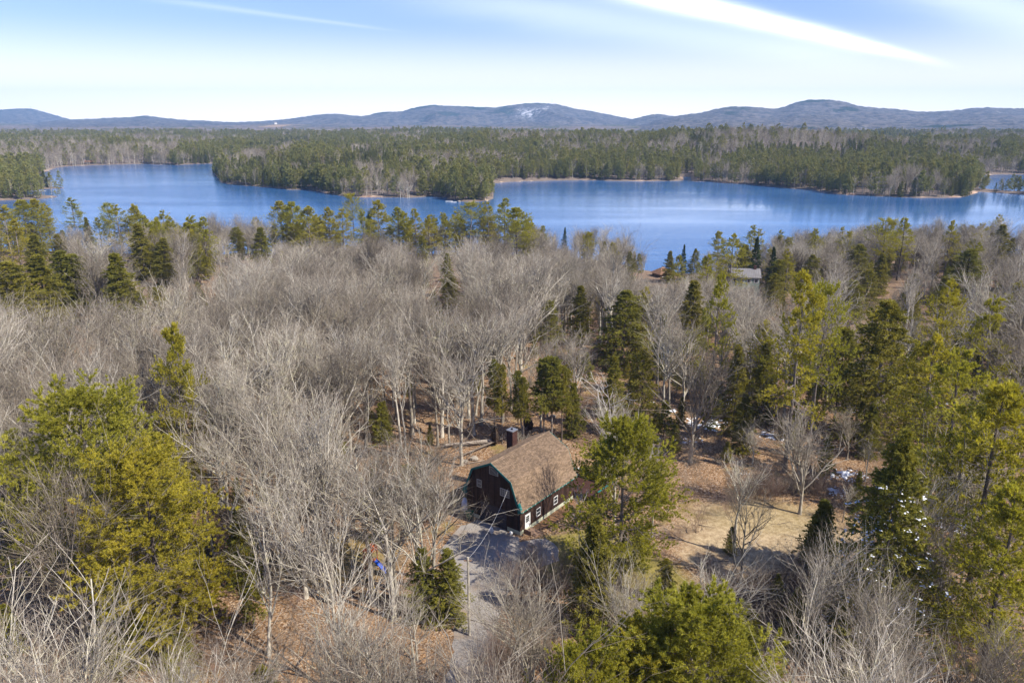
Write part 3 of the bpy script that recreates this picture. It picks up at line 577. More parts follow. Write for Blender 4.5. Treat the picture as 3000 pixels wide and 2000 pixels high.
HERO = [   # kind, variant, top px, top py, height, width factor, label
 ('pnear', 0, 395, 1325, 19, 1.0, 'big yellow-green white pine in the left foreground, nearest of the two large ones'),
 ('pnear', 1, 205, 1172, 21, 0.95, 'broad white pine just behind the big yellow-green pine on the left'),
 ('hem', 1, 455, 1290, 15, 1.0, 'darker conical hemlock peeping between the two big left pines'),
 ('pnear', 0, 1837, 1243, 17.5, 0.92, 'bright white pine standing right of the barn, with spreading lower boughs'),
 ('cedar', 0, 1745, 1515, 11.5, 1.0, 'dense dull-green column of a cedar in front of the pine beside the barn'),
 ('pnear', 0, 2035, 1772, 17, 1.1, 'large white pine cut by the bottom edge right of centre, tallest of that clump'),
 ('pnear', 2, 1880, 1850, 15, 0.95, 'white pine at the bottom edge, middle of the clump right of centre'),
 ('pnear', 1, 1705, 1905, 15, 0.75, 'low white pine at the bottom edge, leftmost of the clump right of centre'),
 ('cedar', 0, 2180, 1770, 9, 1.2, 'brownish green cedar right of the pines at the bottom edge'),
 ('hsnow', 0, 2655, 1250, 22, 0.95, 'tall dark hemlock flecked with snow on the right, beyond the bare trees'),
 ('cedar', 0, 2415, 1465, 8, 1.25, 'small open green cedar at the edge of the tan clearing'),
 ('pine', 0, 2960, 1120, 24, 1.0, 'tall pine filling the right edge of the picture above the snowy hollow'),
 ('pine', 3, 2850, 1250, 19, 1.0, 'pale green pine just left of the tall one on the right edge'),
 ('pine', 1, 2990, 1420, 19, 0.95, 'lower pine against the right edge, below the tall one'),
 ('pine', 4, 2745, 975, 21, 1.1, 'yellow-green pine on a tall bare stem, left one of the pair on the right'),
 ('pine', 2, 2830, 1015, 21, 1.0, 'yellow-green pine on a tall bare stem, right one of the pair on the right'),
 ('hem', 1, 2615, 880, 21, 1.23, 'tall dark ragged hemlock in the woods right of the tall pines'),
 ('pine', 4, 2365, 795, 27, 0.8, 'very tall thin pine with a high crown right of centre'),
 ('pine', 5, 2425, 850, 24, 0.62, 'tall thin pine beside the very tall one right of centre'),
 ('pine', 4, 2112, 800, 22, 0.7, 'slim light-green pine in front of the grey-roofed cottage'),
 ('pine', 2, 2785, 815, 21, 0.9, 'dark layered pine in the right woods, left of two'),
 ('pine', 3, 2905, 865, 20, 0.9, 'dark layered pine in the right woods, right of two'),
 ('pine', 1, 497, 945, 23, 0.55, 'narrow white pine rising alone from the bare woods on the left'),
 ('sap', 0, 1112, 1180, 8, 1.1, 'small green pine sapling alone in the bare woods left of the barn'),
 ('pole', 0, 1596, 1050, 12.5, 1.0, 'dark hemlock on bare poles behind the barn ridge, left of three'),
 ('pole', 0, 1620, 1045, 13, 1.0, 'dark hemlock on bare poles behind the barn ridge, middle of three'),
 ('pole', 0, 1650, 1072, 11.5, .9, 'dark hemlock on bare poles behind the barn ridge, right of three'),
 ('pole', 0, 1447, 1055, 12, .55, 'slender light-green hemlock pole behind the fallen log, leftmost'),
 ('pole', 0, 1470, 1068, 12, .55, 'slender light-green hemlock pole behind the fallen log, second from the left'),
 ('pole', 0, 1518, 1085, 11, .55, 'slender light-green hemlock pole behind the chimney, left of two'),
 ('pole', 0, 1535, 1105, 10.5, .55, 'slender light-green hemlock pole behind the chimney, right of two'),
 ('hem', 2, 1315, 1610, 7.5, 1.5, 'bushy green hemlock among bare trees left of the gravel drive, right of two'),
 ('hem', 0, 1235, 1600, 7.5, 1.3, 'bushy green hemlock among bare trees left of the gravel drive, left of two'),
 ('hem', 0, 700, 1500, 8, 1.3, 'low green hemlock by the dark pool behind the big left pine'),
 ('hem', 1, 330, 1680, 9, 1.3, 'dark hemlock with snow shade under the big left pine'),
 ('hem', 2, 20, 1260, 14, 1.2, 'green hemlock at the left edge beside the broad pine'),
 ('hem', 1, 25, 765, 17, 1.74, 'dark hemlock clump at the left edge, frontmost'), ('hem', 0, 105, 745, 17, 1.59, 'dark hemlock second from the left edge'),
 ('hem', 1, 170, 735, 16, 1.59, 'dark hemlock third from the left edge, behind pale branches'), ('hem', 0, 95, 685, 15, 1.59, 'dark green hemlock behind the clump at the left edge'),
 ('hem', 3, 210, 745, 15, 1.45, 'olive hemlock with sloping top, left part of the left woods'), ('hem', 0, 165, 685, 13, 1.45, 'small dark hemlock under the left lakeside pines'),
 ('hem', 2, 332, 740, 17, 1.59, 'tall ragged golden-green hemlock in the left woods'), ('hem', 2, 405, 655, 18, 1.52, 'slender dark spire in front of the left part of the lake'),
 ('hem', 0, 475, 695, 15, 1.45, 'dark conical tree right of the slender spire on the left'), ('hem', 1, 405, 850, 8, 1.74, 'small yellow-green conifer right of the ragged hemlock'),
 ('sap', 0, 600, 750, 9, 1.3, 'small yellow pine alone in the bare left woods'), ('hem', 3, 690, 665, 14, 1.3, 'dark green tree at the lakeside left of the big pine mass'),
 ('hem', 0, 760, 665, 16, 1.45, 'dark tapering tree touching the left flank of the big lakeside pines'),
 ('hem', 1, 1320, 810, 9, 1.59, 'small dark conifer in the woods below the middle pines'), ('hem', 0, 1310, 740, 13, 1.01, 'narrow golden-green conifer below the middle pines'),
 ('hem', 1, 1235, 690, 12, 1.16, 'dark conifer under the left of the middle pines'),
 ('hem', 0, 1845, 735, 12, 1.16, 'bright green conifer standing before the far shore left of the brown roof'),
 ('hem', 1, 1830, 850, 15, 1.59, 'broad golden hemlock in the woods left of the cottages'), ('hem', 2, 1700, 835, 13, 1.3, 'golden-green hemlock in the middle woods, left of the broad one'),
 ('hem', 3, 1610, 880, 11, 1.16, 'small golden hemlock deep in the middle woods'), ('hem', 0, 2035, 820, 15, 1.3, 'tall golden hemlock midway below the two cottages'),
 ('hem', 1, 2275, 800, 11, 1.3, 'broad golden hemlock hiding the right corner of the grey-roofed cottage'), ('hem', 1, 2525, 715, 14, 1.74, 'large round dark hemlock in the right lakeside woods'),
 ('hem', 2, 2590, 740, 13, 1.3, 'small dark hemlock right of the round one in the lakeside woods'), ('hem', 1, 2550, 790, 11, 1.74, 'golden low conifer below the round hemlock'),
 ('hem', 1, 2850, 730, 15, 1.89, 'broad dark hemlock near the right edge of the lakeside woods'), ('hem', 0, 2770, 810, 10, 1.45, 'small golden conifer low in the right woods'),
 ('hem', 0, 2940, 655, 16, 1.45, 'dark sloping conifer on the skyline of the right shore'), ('hem', 1, 2380, 745, 12, 1.45, 'dark conifer left of the round hemlock on the right'),
 ('hem', 3, 2500, 820, 12, 1.45, 'golden conifer with open crown in the right woods'), ('hem', 2, 2700, 1090, 10, 1.1, 'dark hemlock understorey tree below the yellow-green pair'),
 ('hem', 2, 2170, 1010, 14, 0.9, 'shaded hemlock among thin trunks beyond the snow, right of centre'), ('hem', 0, 2250, 1000, 13, 0.9, 'shaded hemlock right of the snow patch, among thin trunks'),
 ('hem', 2, 2190, 1150, 9, 1.2, 'low dark hemlock below the thin trunks beyond the clearing'), ('hem', 0, 1800, 1040, 12, 1.0, 'dark hemlock showing through the bare trees behind the bright pine'),
 ('hem', 1, 1890, 1020, 12, 1.0, 'dark snowy hemlock showing through bare trees right of the ridge'), ('hem', 3, 2480, 960, 15, 1.0, 'hemlock with hidden trunk between tall pines on the right'),
 ('hem', 0, 2560, 1180, 8, 1.2, 'small dark hemlock beside the leafy bank at the right'), ('pine', 3, 2560, 905, 17, 0.7, 'muted green pine between the tall pair and the thin trunks'),
 ('spruce', 0, 2220, 692, 17, 1.0, 'dark pointed spruce above the grey-roofed cottage'), ('spruce', 0, 1655, 662, 12, 0.9, 'small pointed spruce alone on the middle shore'),
 ('pine', 2, 2150, 682, 20, 1.08, 'layered pine against the water, left of the dark spruce'), ('hem', 0, 2185, 715, 14, 1.45, 'green conifer between the layered pine and the dark spruce'),
 ('hem', 2, 1965, 735, 11, 1.3, 'dark conifer behind the brown cottage roof, left of two'), ('spruce', 0, 2005, 715, 13, 0.8, 'thin pointed conifer behind the brown cottage roof, right of two'), ('pine', 1, 1990, 745, 12, 0.96, 'bright green pine right behind the brown cottage roof'),
 ('spruce', 0, 2270, 722, 14, 1.1, 'dark fir right of the pointed spruce, over the cottage'), ('pine', 3, 2310, 745, 13, 1.08, 'pale feathery pine right of the cottages'), ('hem', 1, 2285, 760, 11, 1.74, 'very dark conifer clump beside the pale feathery pine'),
 ('pine', 4, 2655, 637, 21, 1.08, 'tall pine with level tiers on the right shore, right of the pair'), ('pine', 5, 2605, 645, 21, 0.96, 'tall pine with level tiers on the right shore, left of the pair'),
 ('pine', 4, 2792, 645, 19, 0.84, 'thin-topped pine alone on the right shore skyline'), ('pine', 2, 2310, 728, 13, 0.96, 'small pine on the skyline above the cottages'),
 ('pine', 0, 60, 585, 22, 1.32, 'dense pine at the left shore, left of the gap of water'), ('pine', 3, 5, 600, 22, 1.32, 'pine cut by the left edge at the near shore'), ('pine', 0, 100, 582, 22, 1.08, 'dense pine at the left shore, right side of the dense group'),
 ('pine', 4, 130, 595, 20, 0.96, 'pine with bare side on the left shore, before the spit'), ('pine', 3, 35, 640, 19, 1.2, 'lower pine in front of the left shore group'),
 ('pine', 3, 205, 577, 20, 1.26, 'layered pine alone against the blue water on the left'), ('pine', 5, 308, 594, 20, 0.84, 'twin pine with flat top against the water, left one'), ('pine', 2, 337, 597, 21, 1.2, 'twin pine with long tiers against the water, right one'), ('pine', 3, 285, 635, 16, 0.96, 'thin reddish-trunked conifer left of the twin pines'),
 ('pine', 0, 820, 588, 22, 1.2, 'leftmost tall pine of the lakeside mass left of centre'), ('pine', 0, 855, 590, 22, 1.14, 'second tall pine of the lakeside mass left of centre'), ('pine', 1, 900, 603, 21, 1.32, 'rounded bright pine, third of the lakeside mass'),
 ('pine', 1, 960, 605, 20, 0.96, 'slim pine left of the lone high pine by the lake'), ('pine', 5, 1030, 570, 23, 0.9, 'lone high pine with umbrella top by the lake'), ('pine', 2, 1000, 610, 20, 1.08, 'pine below the umbrella-topped one, towards the left'),
 ('pine', 1, 1105, 585, 22, 1.2, 'pine in the middle of the lakeside row, left of the thinning'), ('pine', 3, 1065, 615, 19, 1.08, 'pine behind the middle of the lakeside row'), ('pine', 1, 1165, 605, 20, 1.08, 'yellow-green pine in the lakeside row'), ('pine', 4, 1215, 610, 20, 1.08, 'thin pine right of the yellow-green one in the row'), ('pine', 4, 1255, 630, 18, 1.08, 'short thin pine at the row\'s thin place'),
 ('pine', 3, 1305, 625, 18, 0.84, 'dark side-lit pine just left of the flat-topped one'), ('pine', 5, 1375, 598, 21, 1.38, 'flat-topped bright pine near the cabin on the point'), ('pine', 2, 1430, 590, 22, 0.96, 'pine between the flat-topped and the high double one'), ('pine', 4, 1478, 580, 23, 1.2, 'high pine with open crown, right in the middle group'), ('pine', 0, 1515, 607, 22, 1.38, 'broad conical pine, last of the middle group before open water'),
 ('pine', 5, 1725, 682, 13, 0.84, 'round-topped small pine alone on the middle shore'),
 ('hem', 0, 1290, 905, 9, 0.9, 'green understorey conifer hidden in bare woods below the middle pines'),
]
HPOS = []; PLACED = []        # x, y, radius of what is already standing
def clash(x, y, d):
    return any((x-a)**2+(y-b)**2 < (d+c)**2 for a, b, c in PLACED)
for i, (k, vi, px, py, H, wd, lab) in enumerate(HERO):
    x, y, z = from_top(px, py, H); spawn(k, vi, x, y, z, H, wd, random.random()*6.28, lab); PLACED.append((x, y, 1.2)); HPOS.append((x, y, z))
HBARE = [('bare', 1, 1812, 1235, 14, .8, 'bare tree beside the bright pine whose shadow falls on the barn roof'),
 ('birch', 0, 1700, 1440, 9, 0.8, 'young white birch between the barn wall and the bright pine'),
 ('dead', 0, 125, 950, 12, 1.2, 'bleached dead tree with white limbs near the left edge'), ('dead', 0, 8, 895, 12, 1.0, 'bleached dead tree cut by the left edge'),
 ('dead', 0, 1800, 1130, 9, 1.2, 'pale crooked tree reaching over the barn ridge from behind'),
 ('big', 0, 175, 1460, 15.5, 1.0, 'pale forked bare tree in the bottom left corner, largest there'),
 ('big', 1, 10, 1290, 15, 0.9, 'tall pale bare tree at the left edge in front of the hemlock'),
 ('big', 0, 860, 1340, 15, 1.1, 'wide bare tree with lichened limbs left of the playset'),
 ('big', 1, 980, 1560, 15, 1.0, 'lichened bare tree with forked limbs in the lower left centre'),
 ('big', 1, 1225, 1440, 13.5, 1.0, 'spreading bare tree whose right limbs reach over the driveway'),
 ('big', 0, 2660, 1480, 13, 0.9, 'bare tree with pale straight stem before the snowy hemlock'),
 ('big', 1, 2360, 1640, 12.5, 0.9, 'yellow-lichened upright bare tree below the clearing'),
 ('big', 0, 1560, 1760, 11, 1.0, 'yellow-lichened bare tree at the bottom centre'),
 ('big', 1, 740, 1500, 14, 0.9, 'bare tree with thin pale limbs right of the big left pine')]
for i, (k, vi, px, py, H, wd, lab) in enumerate(HBARE):
    x, y, z = from_top(px, py, H); spawn(k, vi, x, y, z, H, wd, random.random()*6.28, lab); PLACED.append((x, y, 1.0))
# keep-clear windows: (px0, py0, px1, py1, distance): nothing nearer than this may stand in that part of the view
KEEP = [(1400, 1262, 1700, 1560, 80), (1340, 1400, 1400, 1560, 76, .35), (1560, 1575, 1680, 1640, 70, .4), (2060, 1480, 2380, 1660, 66, .45), (60, 1180, 570, 1750, 60), (1690, 1250, 2040, 1600, 70),
        (1320, 1250, 1500, 1370, 92, .25), (1330, 1180, 1640, 1270, 98, .35), (2540, 1290, 2740, 1520, 60), (1905, 790, 1990, 835, 300), (2150, 775, 2225, 832, 219), (1700, 1800, 2180, 2000, 45), (2450, 1340, 2560, 1420, 85, .3), (2030, 1170, 2110, 1260, 100, .3)]
rs = np.random.default_rng(77)
def blocked(x, y, z, H, rc):
    bx, by = proj(x, y, z); tx, ty = proj(x, y, z+H); r = rc*F/(y*cP+5)
    for q in KEEP:
        a, b, c, d, dist = q[:5]
        if y < dist and max(bx, tx)+r > a and min(bx, tx)-r < c and ty < d and by > b and rs.random() > (q[5] if len(q) > 5 else 0): return True
    return False
def in_yard(x, y):
    if (x-29)**2/60+(y-73)**2/30 < 1: return rs.random() < .8
    if (x-8)**2/30+(y-70)**2/25 < 1: return True
    if abs(x-3.2) < 7.6 and abs(y-81.5) < 8: return True
    if -7 < x+.06*(y-60) < 1.5 and 45 < y < 80: return True
    if (x+15)**2/16+(y-68.5)**2/16 < 1: return True
    return False
for i, (k, vi, px, py, H, wd, lab) in enumerate(HERO):
    x, y, z = HPOS[i]; bx, by = proj(x, y, z); rr_ = (5.2 if k == 'pnear' else 3.4 if k in ('pine', 'hsnow') else 2.4)*wd*F/y
    if y > 45 and (i < len(HERO)): KEEP.append((px-rr_, py, px+rr_, py+(by-py)*(.8 if y > 150 else .66), y-1.5))
cand = []
def scatter(y0, y1, sp, half, r):
    y = y0
    while y < y1:
        n = int((2*(half*y+6))/sp)
        for i in range(n):
            x = -half*y-6+sp*(i+r.random()*.95); yy_ = y+sp*r.random()
            cand.append((x, yy_))
        y += sp
rs = np.random.default_rng(77)
scatter(31, 62, 4.9, .78, rs); scatter(62, 120, 4.2, .78, rs); scatter(120, 340, 4.0, .78, rs)
ca_ = np.array(cand); sdc = shore(ca_[:, 0], ca_[:, 1]); zc_ = ground(ca_[:, 0], ca_[:, 1], sdc)
bares, conifs = [], []
fb = fbm(ca_[:, 0]/45+9, ca_[:, 1]/45, 3)
for (x, y), sd_, z, f_ in zip(cand, sdc, zc_, fb):
    if sd_ < 3 or in_yard(x, y) or clash(x, y, .9): continue
    px, py = proj(x, y, z)
    con = .05+.05*(px > 1500)*(y > 95)+.10*(px > 2150)*(y > 85)+.34*(y > 150)*(px < 620)+.32*(sd_ < 50)*(730 < px < 1560)+.05*(y > 190)
    con += .12*max(0, (f_-.55)*5)*(y > 90)
    if 600 < px < 1300 and y > 90: con *= .6
    if y < 85 and px > 1100: con *= .5
    u = rs.random()
    if u < con:
        kind, vi = ('hem', rs.integers(4)) if rs.random() < .5 else (('pine', rs.integers(1, 5)) if rs.random() < .62 else ('sap', 0))
        H = rs.uniform(6, 12.5) if kind != 'pine' else rs.uniform(10, 17)
        if kind == 'sap': H = rs.uniform(5, 9)
        if sd_ < 50 and 730 < px < 1560: kind, vi, H = 'pine', rs.integers(0, 4), rs.uniform(12, 18)
        if y > 150 and px < 620: H *= 1.25
        H *= 1-.0*sd_
        if blocked(x, y, z, H, 2.): continue
        conifs.append((y, kind, int(vi), x, y, z, H, rs.uniform(.8, 1.15), px, py))
    else:
        if y > 200 and rs.random() < .15: continue
        H = rs.uniform(10.5, 16.5)
        H *= 1-.30*max(0, 1-sd_/110)
        if sd_ < 90 and 1850 < px < 2250: H = rs.uniform(5, 7.5)
        if sd_ < 130 and 1850 < px < 2250: H = min(H, 10)
        if y < 60: H = rs.uniform(11.5, 16.5)
        if rs.random() < .12: H *= 1.18
        if 24 < x < 40 and y < 66: H = min(H, 11)
        if y < 72 and 1500 < px < 2450: 
            H = min(H, 10)
            if rs.random() < .15: continue
        k = 'bare'; vi = rs.integers(8)
        if y < 55: k, vi = ('big', rs.integers(2))
        if blocked(x, y, z, H, 4.2 if y < 62 else (2.8 if y < 90 else 1.6)):
            if rs.random() < .75: continue
            H = rs.uniform(3, 6)
            if blocked(x, y, z, H, 1.2): continue
            bares.append((y, 'bare', int(rs.integers(8)), x, y, z, H, 1.2, px, py)); continue
        bares.append((y, k, int(vi), x, y, z, H, rs.uniform(.8, 1.15), px, py))
cand = []; scatter(36, 230, 5.6, .76, rs); cu = np.array(cand); su = shore(cu[:, 0], cu[:, 1]); zu = ground(cu[:, 0], cu[:, 1], su); fu = fbm(cu[:, 0]/20+60, cu[:, 1]/20, 3)
for (x, y), sd_, z, f_ in zip(cand, su, zu, fu):
    px, py = proj(x, y, z)
    if sd_ < 5 or in_yard(x, y) or clash(x, y, 1.2) or rs.random() > .22+2.2*max(0, f_-.5): continue
    if 1300 < px < 1700 and y < 115 or (1000 < px < 1500 and y < 72): continue
    H = rs.uniform(3, 6.5); k = 'hem' if rs.random() < .6 else 'sap'
    if blocked(x, y, z, H, 1.5): continue
    conifs.append((y, k, int(rs.integers(4)) if k == 'hem' else 0, x, y, z, H, rs.uniform(.9, 1.4), px, py))
def spread(px): return ['at the left edge', 'left of the big left pines', 'around the big left pines', 'left of the playset', 'around the playset', 'left of the barn', 'at the barn', 'around the bright pine', 'behind the tan clearing', 'about the snowy hemlock', 'near the right edge'][int(np.clip((px+50)/285, 0, 10))]
def size_word(H, lo, hi): return 'tall' if H > hi else ('small' if H < lo else 'middling')
bares.sort(key=lambda q: q[0]-0.9*q[6]); conifs.sort(key=lambda q: q[0]-1.2*q[6])
CROWN = {0: 'round-headed', 1: 'three-stemmed', 2: 'slim', 3: 'wide two-stemmed', 4: 'narrow high-crowned', 5: 'many-stemmed', 6: 'wide', 7: 'long-trunked'}
for q in bares[:292]:
    d, k, vi, x, y, z, H, wd, px, py = q
    look = (CROWN[vi] if k == 'bare' else ('broad four-stemmed', 'lichen-flecked')[vi])
    depth = 'in the front row' if y < 50 else ('in the foreground' if y < 64 else ('level with the barn' if y < 82 else 'behind the barn line'))
    lab = f'{size_word(H, 10, 13)} {look} bare tree {spread(px)}, {depth}'
    spawn(k, vi, x, y, z, H, wd, rs.random()*6.28, lab, lab.split(' bare ')[0]+' bare trees '+spread(px)+', '+depth)
for q in conifs[:260]:
    d, k, vi, x, y, z, H, wd, px, py = q
    depth = 'in the foreground woods' if y < 64 else ('level with the barn' if y < 85 else ('in the woods behind the barn' if y < 150 else ('in the middle of the woods' if y < 230 else 'near the lake shore')))
    nm = {'hem': 'dark green hemlock', 'pine': 'yellow-green pine', 'sap': 'thin young hemlock'}[k]
    lab = f'{size_word(H, 8, 12)} {nm} {spread(px)}, {depth}'
    spawn(k, vi, x, y, z, H, wd, rs.random()*6.28, lab, lab+' (the woods)' if False else f'{nm}s {spread(px)}, {depth}')
# ------------------------------------------------------------------ uncounted woods as instances of the same kinds of tree
def woods(name, label, srcs, pts, cat=None):
    """pts: rows x, y, z, sx, sz, rz, index"""
    pts = np.asarray(pts, float)
    me = D.meshes.new(name); me.vertices.add(len(pts)); me.vertices.foreach_set('co', pts[:, :3].astype(np.float32).ravel())
    a = me.attributes.new('scl', 'FLOAT_VECTOR', 'POINT'); a.data.foreach_set('vector', np.stack([pts[:, 3], pts[:, 3], pts[:, 4]], 1).astype(np.float32).ravel())
    a = me.attributes.new('rot', 'FLOAT_VECTOR', 'POINT'); a.data.foreach_set('vector', np.stack([pts[:, 5]*0, pts[:, 5]*0, pts[:, 5]], 1).astype(np.float32).ravel())
    a = me.attributes.new('idx', 'INT', 'POINT'); a.data.foreach_set('value', pts[:, 6].astype(np.int32))
    o = put(name, me, kind='stuff', label=label)
    g = D.node_groups.new(name+'_nodes', 'GeometryNodeTree')
    g.interface.new_socket('Geometry', in_out='INPUT', socket_type='NodeSocketGeometry'); g.interface.new_socket('Geometry', in_out='OUTPUT', socket_type='NodeSocketGeometry')
    gi = g.nodes.new('NodeGroupInput'); go = g.nodes.new('NodeGroupOutput'); jn = g.nodes.new('GeometryNodeJoinGeometry')
    def attr(nm, ty):
        n = g.nodes.new('GeometryNodeInputNamedAttribute'); n.data_type = ty; n.inputs['Name'].default_value = nm; return n.outputs['Attribute']
    S_, R_, I_ = attr('scl', 'FLOAT_VECTOR'), attr('rot', 'FLOAT_VECTOR'), attr('idx', 'INT')
    for k, m in enumerate(srcs):
      for m_ in (m if isinstance(m, (tuple, list)) else (m,)):
        so_ = D.objects.new(name+'_source', m_)
        oi = g.nodes.new('GeometryNodeObjectInfo'); oi.inputs['Object'].default_value = so_; oi.inputs['As Instance'].default_value = True
        cp = g.nodes.new('FunctionNodeCompare'); cp.data_type = 'INT'; cp.operation = 'EQUAL'; g.links.new(I_, cp.inputs[2]); cp.inputs[3].default_value = k
        ip = g.nodes.new('GeometryNodeInstanceOnPoints')
        g.links.new(gi.outputs[0], ip.inputs['Points']); g.links.new(cp.outputs[0], ip.inputs['Selection']); g.links.new(oi.outputs['Geometry'], ip.inputs['Instance'])
        e2 = g.nodes.new('FunctionNodeEulerToRotation'); g.links.new(R_, e2.inputs[0])
        g.links.new(e2.outputs[0], ip.inputs['Rotation']); g.links.new(S_, ip.inputs['Scale']); g.links.new(ip.outputs[0], jn.inputs[0])
    g.links.new(jn.outputs[0], go.inputs[0])
    md = o.modifiers.new('instances', 'NODES'); md.node_group = g
    return o
JB = BARE
woods('bare_woods', 'dense bare grey hardwoods behind the barn down to the lake', JB,
      [(x, y, z-.1, H/BARE_H[vi]*wd, H/BARE_H[vi], rs.random()*6.28, vi) for d, k, vi, x, y, z, H, wd, px, py in bares[292:] if k == 'bare'])
JH = HEM+PINE[:5]+SAP
rest = []
for d, k, vi, x, y, z, H, wd, px, py in conifs[260:]:
    hs = {'hem': 15, 'pine': 20, 'sap': 9}[k]; ix = {'hem': vi, 'pine': 4+vi, 'sap': 9}[k]
    rest.append((x, y, z-.1, H/hs*wd, H/hs, rs.random()*6.28, min(ix, 9)))
if rest: woods('evergreen_woods', 'scattered evergreens among the bare woods near the lake', JH, rest)
# undergrowth: saplings and brush
def brush(seed, H, n, mats):
    r = np.random.default_rng(seed); C = Geo()
    base = np.concatenate([r.normal(size=(n, 2))*.35, np.zeros((n, 1))], 1); d = nrm(np.concatenate([r.normal(size=(n, 2))*.32, np.ones((n, 1))], 1)); pts = [base]; ln = H*(.5+.6*r.random(n))
    for i in range(4):
        d = nrm(d+r.normal(size=(n, 3))*.12+np.array([0, 0, .03])); pts.append(pts[-1]+d*(ln/4)[:, None])
    P = np.stack(pts, 1); R = .013*np.linspace(1, .4, 5)[None]*np.ones((n, 1)); C.tube(P, R, 3, 0)
    P2, R2 = grow(r, P, R, 8, .25, 1, lambda t, L: .38*L*(1.2-.6*t), 36, 3, up=.08, wig=.1, rr=.7, minr=.006); C.tube(P2, R2, 3, 1)
    P3, R3 = grow(r, P2, R2, 5, .2, 1, lambda t, L: .45*L, 36, 2, up=.08, wig=.1, rr=.7, minr=.005); C.tube(P3, R3, 3, 1)
    return C.mesh('brush', mats)
MB_BRUSH = bark('brush_stems', (.20, .13, .10), (.33, .24, .20), (.30, .20, .17), .5)
BR = [brush(1, 3.5, 14, [MB_BRUSH, MB_BRUSH]), brush(2, 2.6, 18, [MB_BRUSH, MB_BRUSH]), brush(3, 4.5, 10, [MB_TWIG, MB_TWIG]), brush(4, 5, 8, [MB_TWIG, MB_TWIG])]
cand = []; scatter(34, 190, 2.6, .78, rs); ca_ = np.array(cand); sdc = shore(ca_[:, 0], ca_[:, 1]); zc_ = ground(ca_[:, 0], ca_[:, 1], sdc)
bp = []; fb = fbm(ca_[:, 0]/14, ca_[:, 1]/14, 3)
for (x, y), z, f_ in zip(cand, zc_, fb):
    if rs.random() > (.42 if y < 110 else .3)*(.3+1.6*max(0, f_-.25)) or in_yard(x, y): continue
    if blocked(x, y, z, 3.0, .8) and rs.random() < .9: continue
    if abs(x+1) < 14 and 88 < y < 112 and rs.random() < .75: continue
    s = rs.uniform(.5, 1.15); bp.append((x, y, z, s, s, rs.random()*6.28, rs.integers(4)))
# dense thickets: in front of the drive, and reddish brush below the clearing
for cx, cy, rx, ry, n in ((2.5, 65, 3.2, 3.0, 26), (-1, 54, 4, 4, 30), (23, 60, 6, 3.2, 46), (30, 63, 4, 2.5, 26), (11, 57, 4, 3, 22), (-10, 80, 2.5, 3, 12), (33, 84.5, 8, 2, 30)):
    for i in range(n):
        x, y = cx+rs.normal()*rx*.5, cy+rs.normal()*ry*.5; s = rs.uniform(.6, 1.0)
        bp.append((x, y, gh(x, y), s, s, rs.random()*6.28, rs.integers(4)))
woods('undergrowth', 'thin brush and saplings covering the woodland floor', BR, bp)
# ---- the far side of the lake
PF = [pine(101+i, 20, cbv, rc, 11, 5, 4, 2, 4, .8, .34, merged=True, mats=[MB_PINE, M_PINEF], sparse=.08) for i, (cbv, rc) in enumerate([(.2, 4.2), (.3, 3.8), (.15, 3.4), (.38, 4.4)])]
HF = [hemlock(111+i, 15, .05, rc, 42, 5, 3, .62, .30, merged=True, mats=[MB_PINE, M_HEMF]) for i, rc in enumerate([2.8, 2.3])]
BF = [bare(121+i, 15, cbv, rc, n1=14, n2=6, n3=5, n4=0, tw=.035, merged=True) for i, (cbv, rc) in enumerate([(.3, 3.6), (.25, 4.0), (.4, 3.2)])]
far = []; y = 400.
while y < 2350:
    sp = 6.2*(1+max(0, y-600)/1500*1.0); n = int(2*.86*y/sp)
    x = -.86*y+sp*(np.arange(n)+rs.random(n)*.95); yy_ = y+sp*rs.random(n)
    far.append(np.stack([x, yy_, np.full(n, sp)], 1)); y += sp
# a closer-set belt right behind the far shores
edge = np.stack([rs.uniform(-700, 900, 60000), rs.uniform(395, 1000, 60000)], 1)
edge = edge[np.abs(edge[:, 0]) < .8*edge[:, 1]]; sde = shore(edge[:, 0], edge[:, 1]); edge = edge[(sde > .6) & (sde < 9)]
far = np.concatenate(far+[np.concatenate([edge, np.full((len(edge), 1), 5.)], 1)])
far = far[far[:, 1] > 395]
sdf = shore(far[:, 0], far[:, 1]); keep = sdf > .8; far = far[keep]; sdf = sdf[keep]
zf = ground(far[:, 0], far[:, 1], sdf); pxf, pyf = proj(far[:, 0], far[:, 1], zf)
pat = fbm(far[:, 0]/80+2, far[:, 1]/190+4, 4)+.10*(fbm(far[:, 0]/18, far[:, 1]/18, 2)-.5)*2
pat2 = fbm(far[:, 0]/60+40, far[:, 1]/60, 3)
thr = np.full(len(far), .468)
def bias(cx, cy, rx, ry, v): 
    global thr
    thr = thr+v*np.exp(-((pxf-cx)/rx)**2-((pyf-cy)/ry)**2)
thr += np.where(far[:, 1] < 1100, -.06, 0)
bias(250, 470, 520, 14, .22); bias(250, 445, 500, 12, .1); bias(1250, 500, 130, 22, .13); bias(2560, 560, 150, 24, .30); bias(2200, 560, 130, 12, -.2); bias(800, 520, 200, 40, -.12)
bias(1750, 500, 350, 40, -.14); bias(2400, 470, 300, 30, -.12); bias(2950, 420, 200, 40, .12); bias(60, 560, 160, 40, -.25); bias(1370, 590, 90, 15, -.3); bias(2940, 570, 70, 15, -.3); bias(60, 420, 300, 20, .08)
isc = pat > thr
typ = np.where(isc, np.where((pat2 > .55) | (rs.random(len(far)) < .16), 1, 0), 2)
mixr = rs.random(len(far)); typ = np.where((typ == 2) & (mixr < .10), 0, typ); typ = np.where((typ != 2) & (mixr > .88), 2, typ)
Hh = np.where(typ == 0, rs.uniform(13, 21, len(far)), np.where(typ == 1, rs.uniform(8, 15, len(far)), rs.uniform(9, 14.5, len(far))))
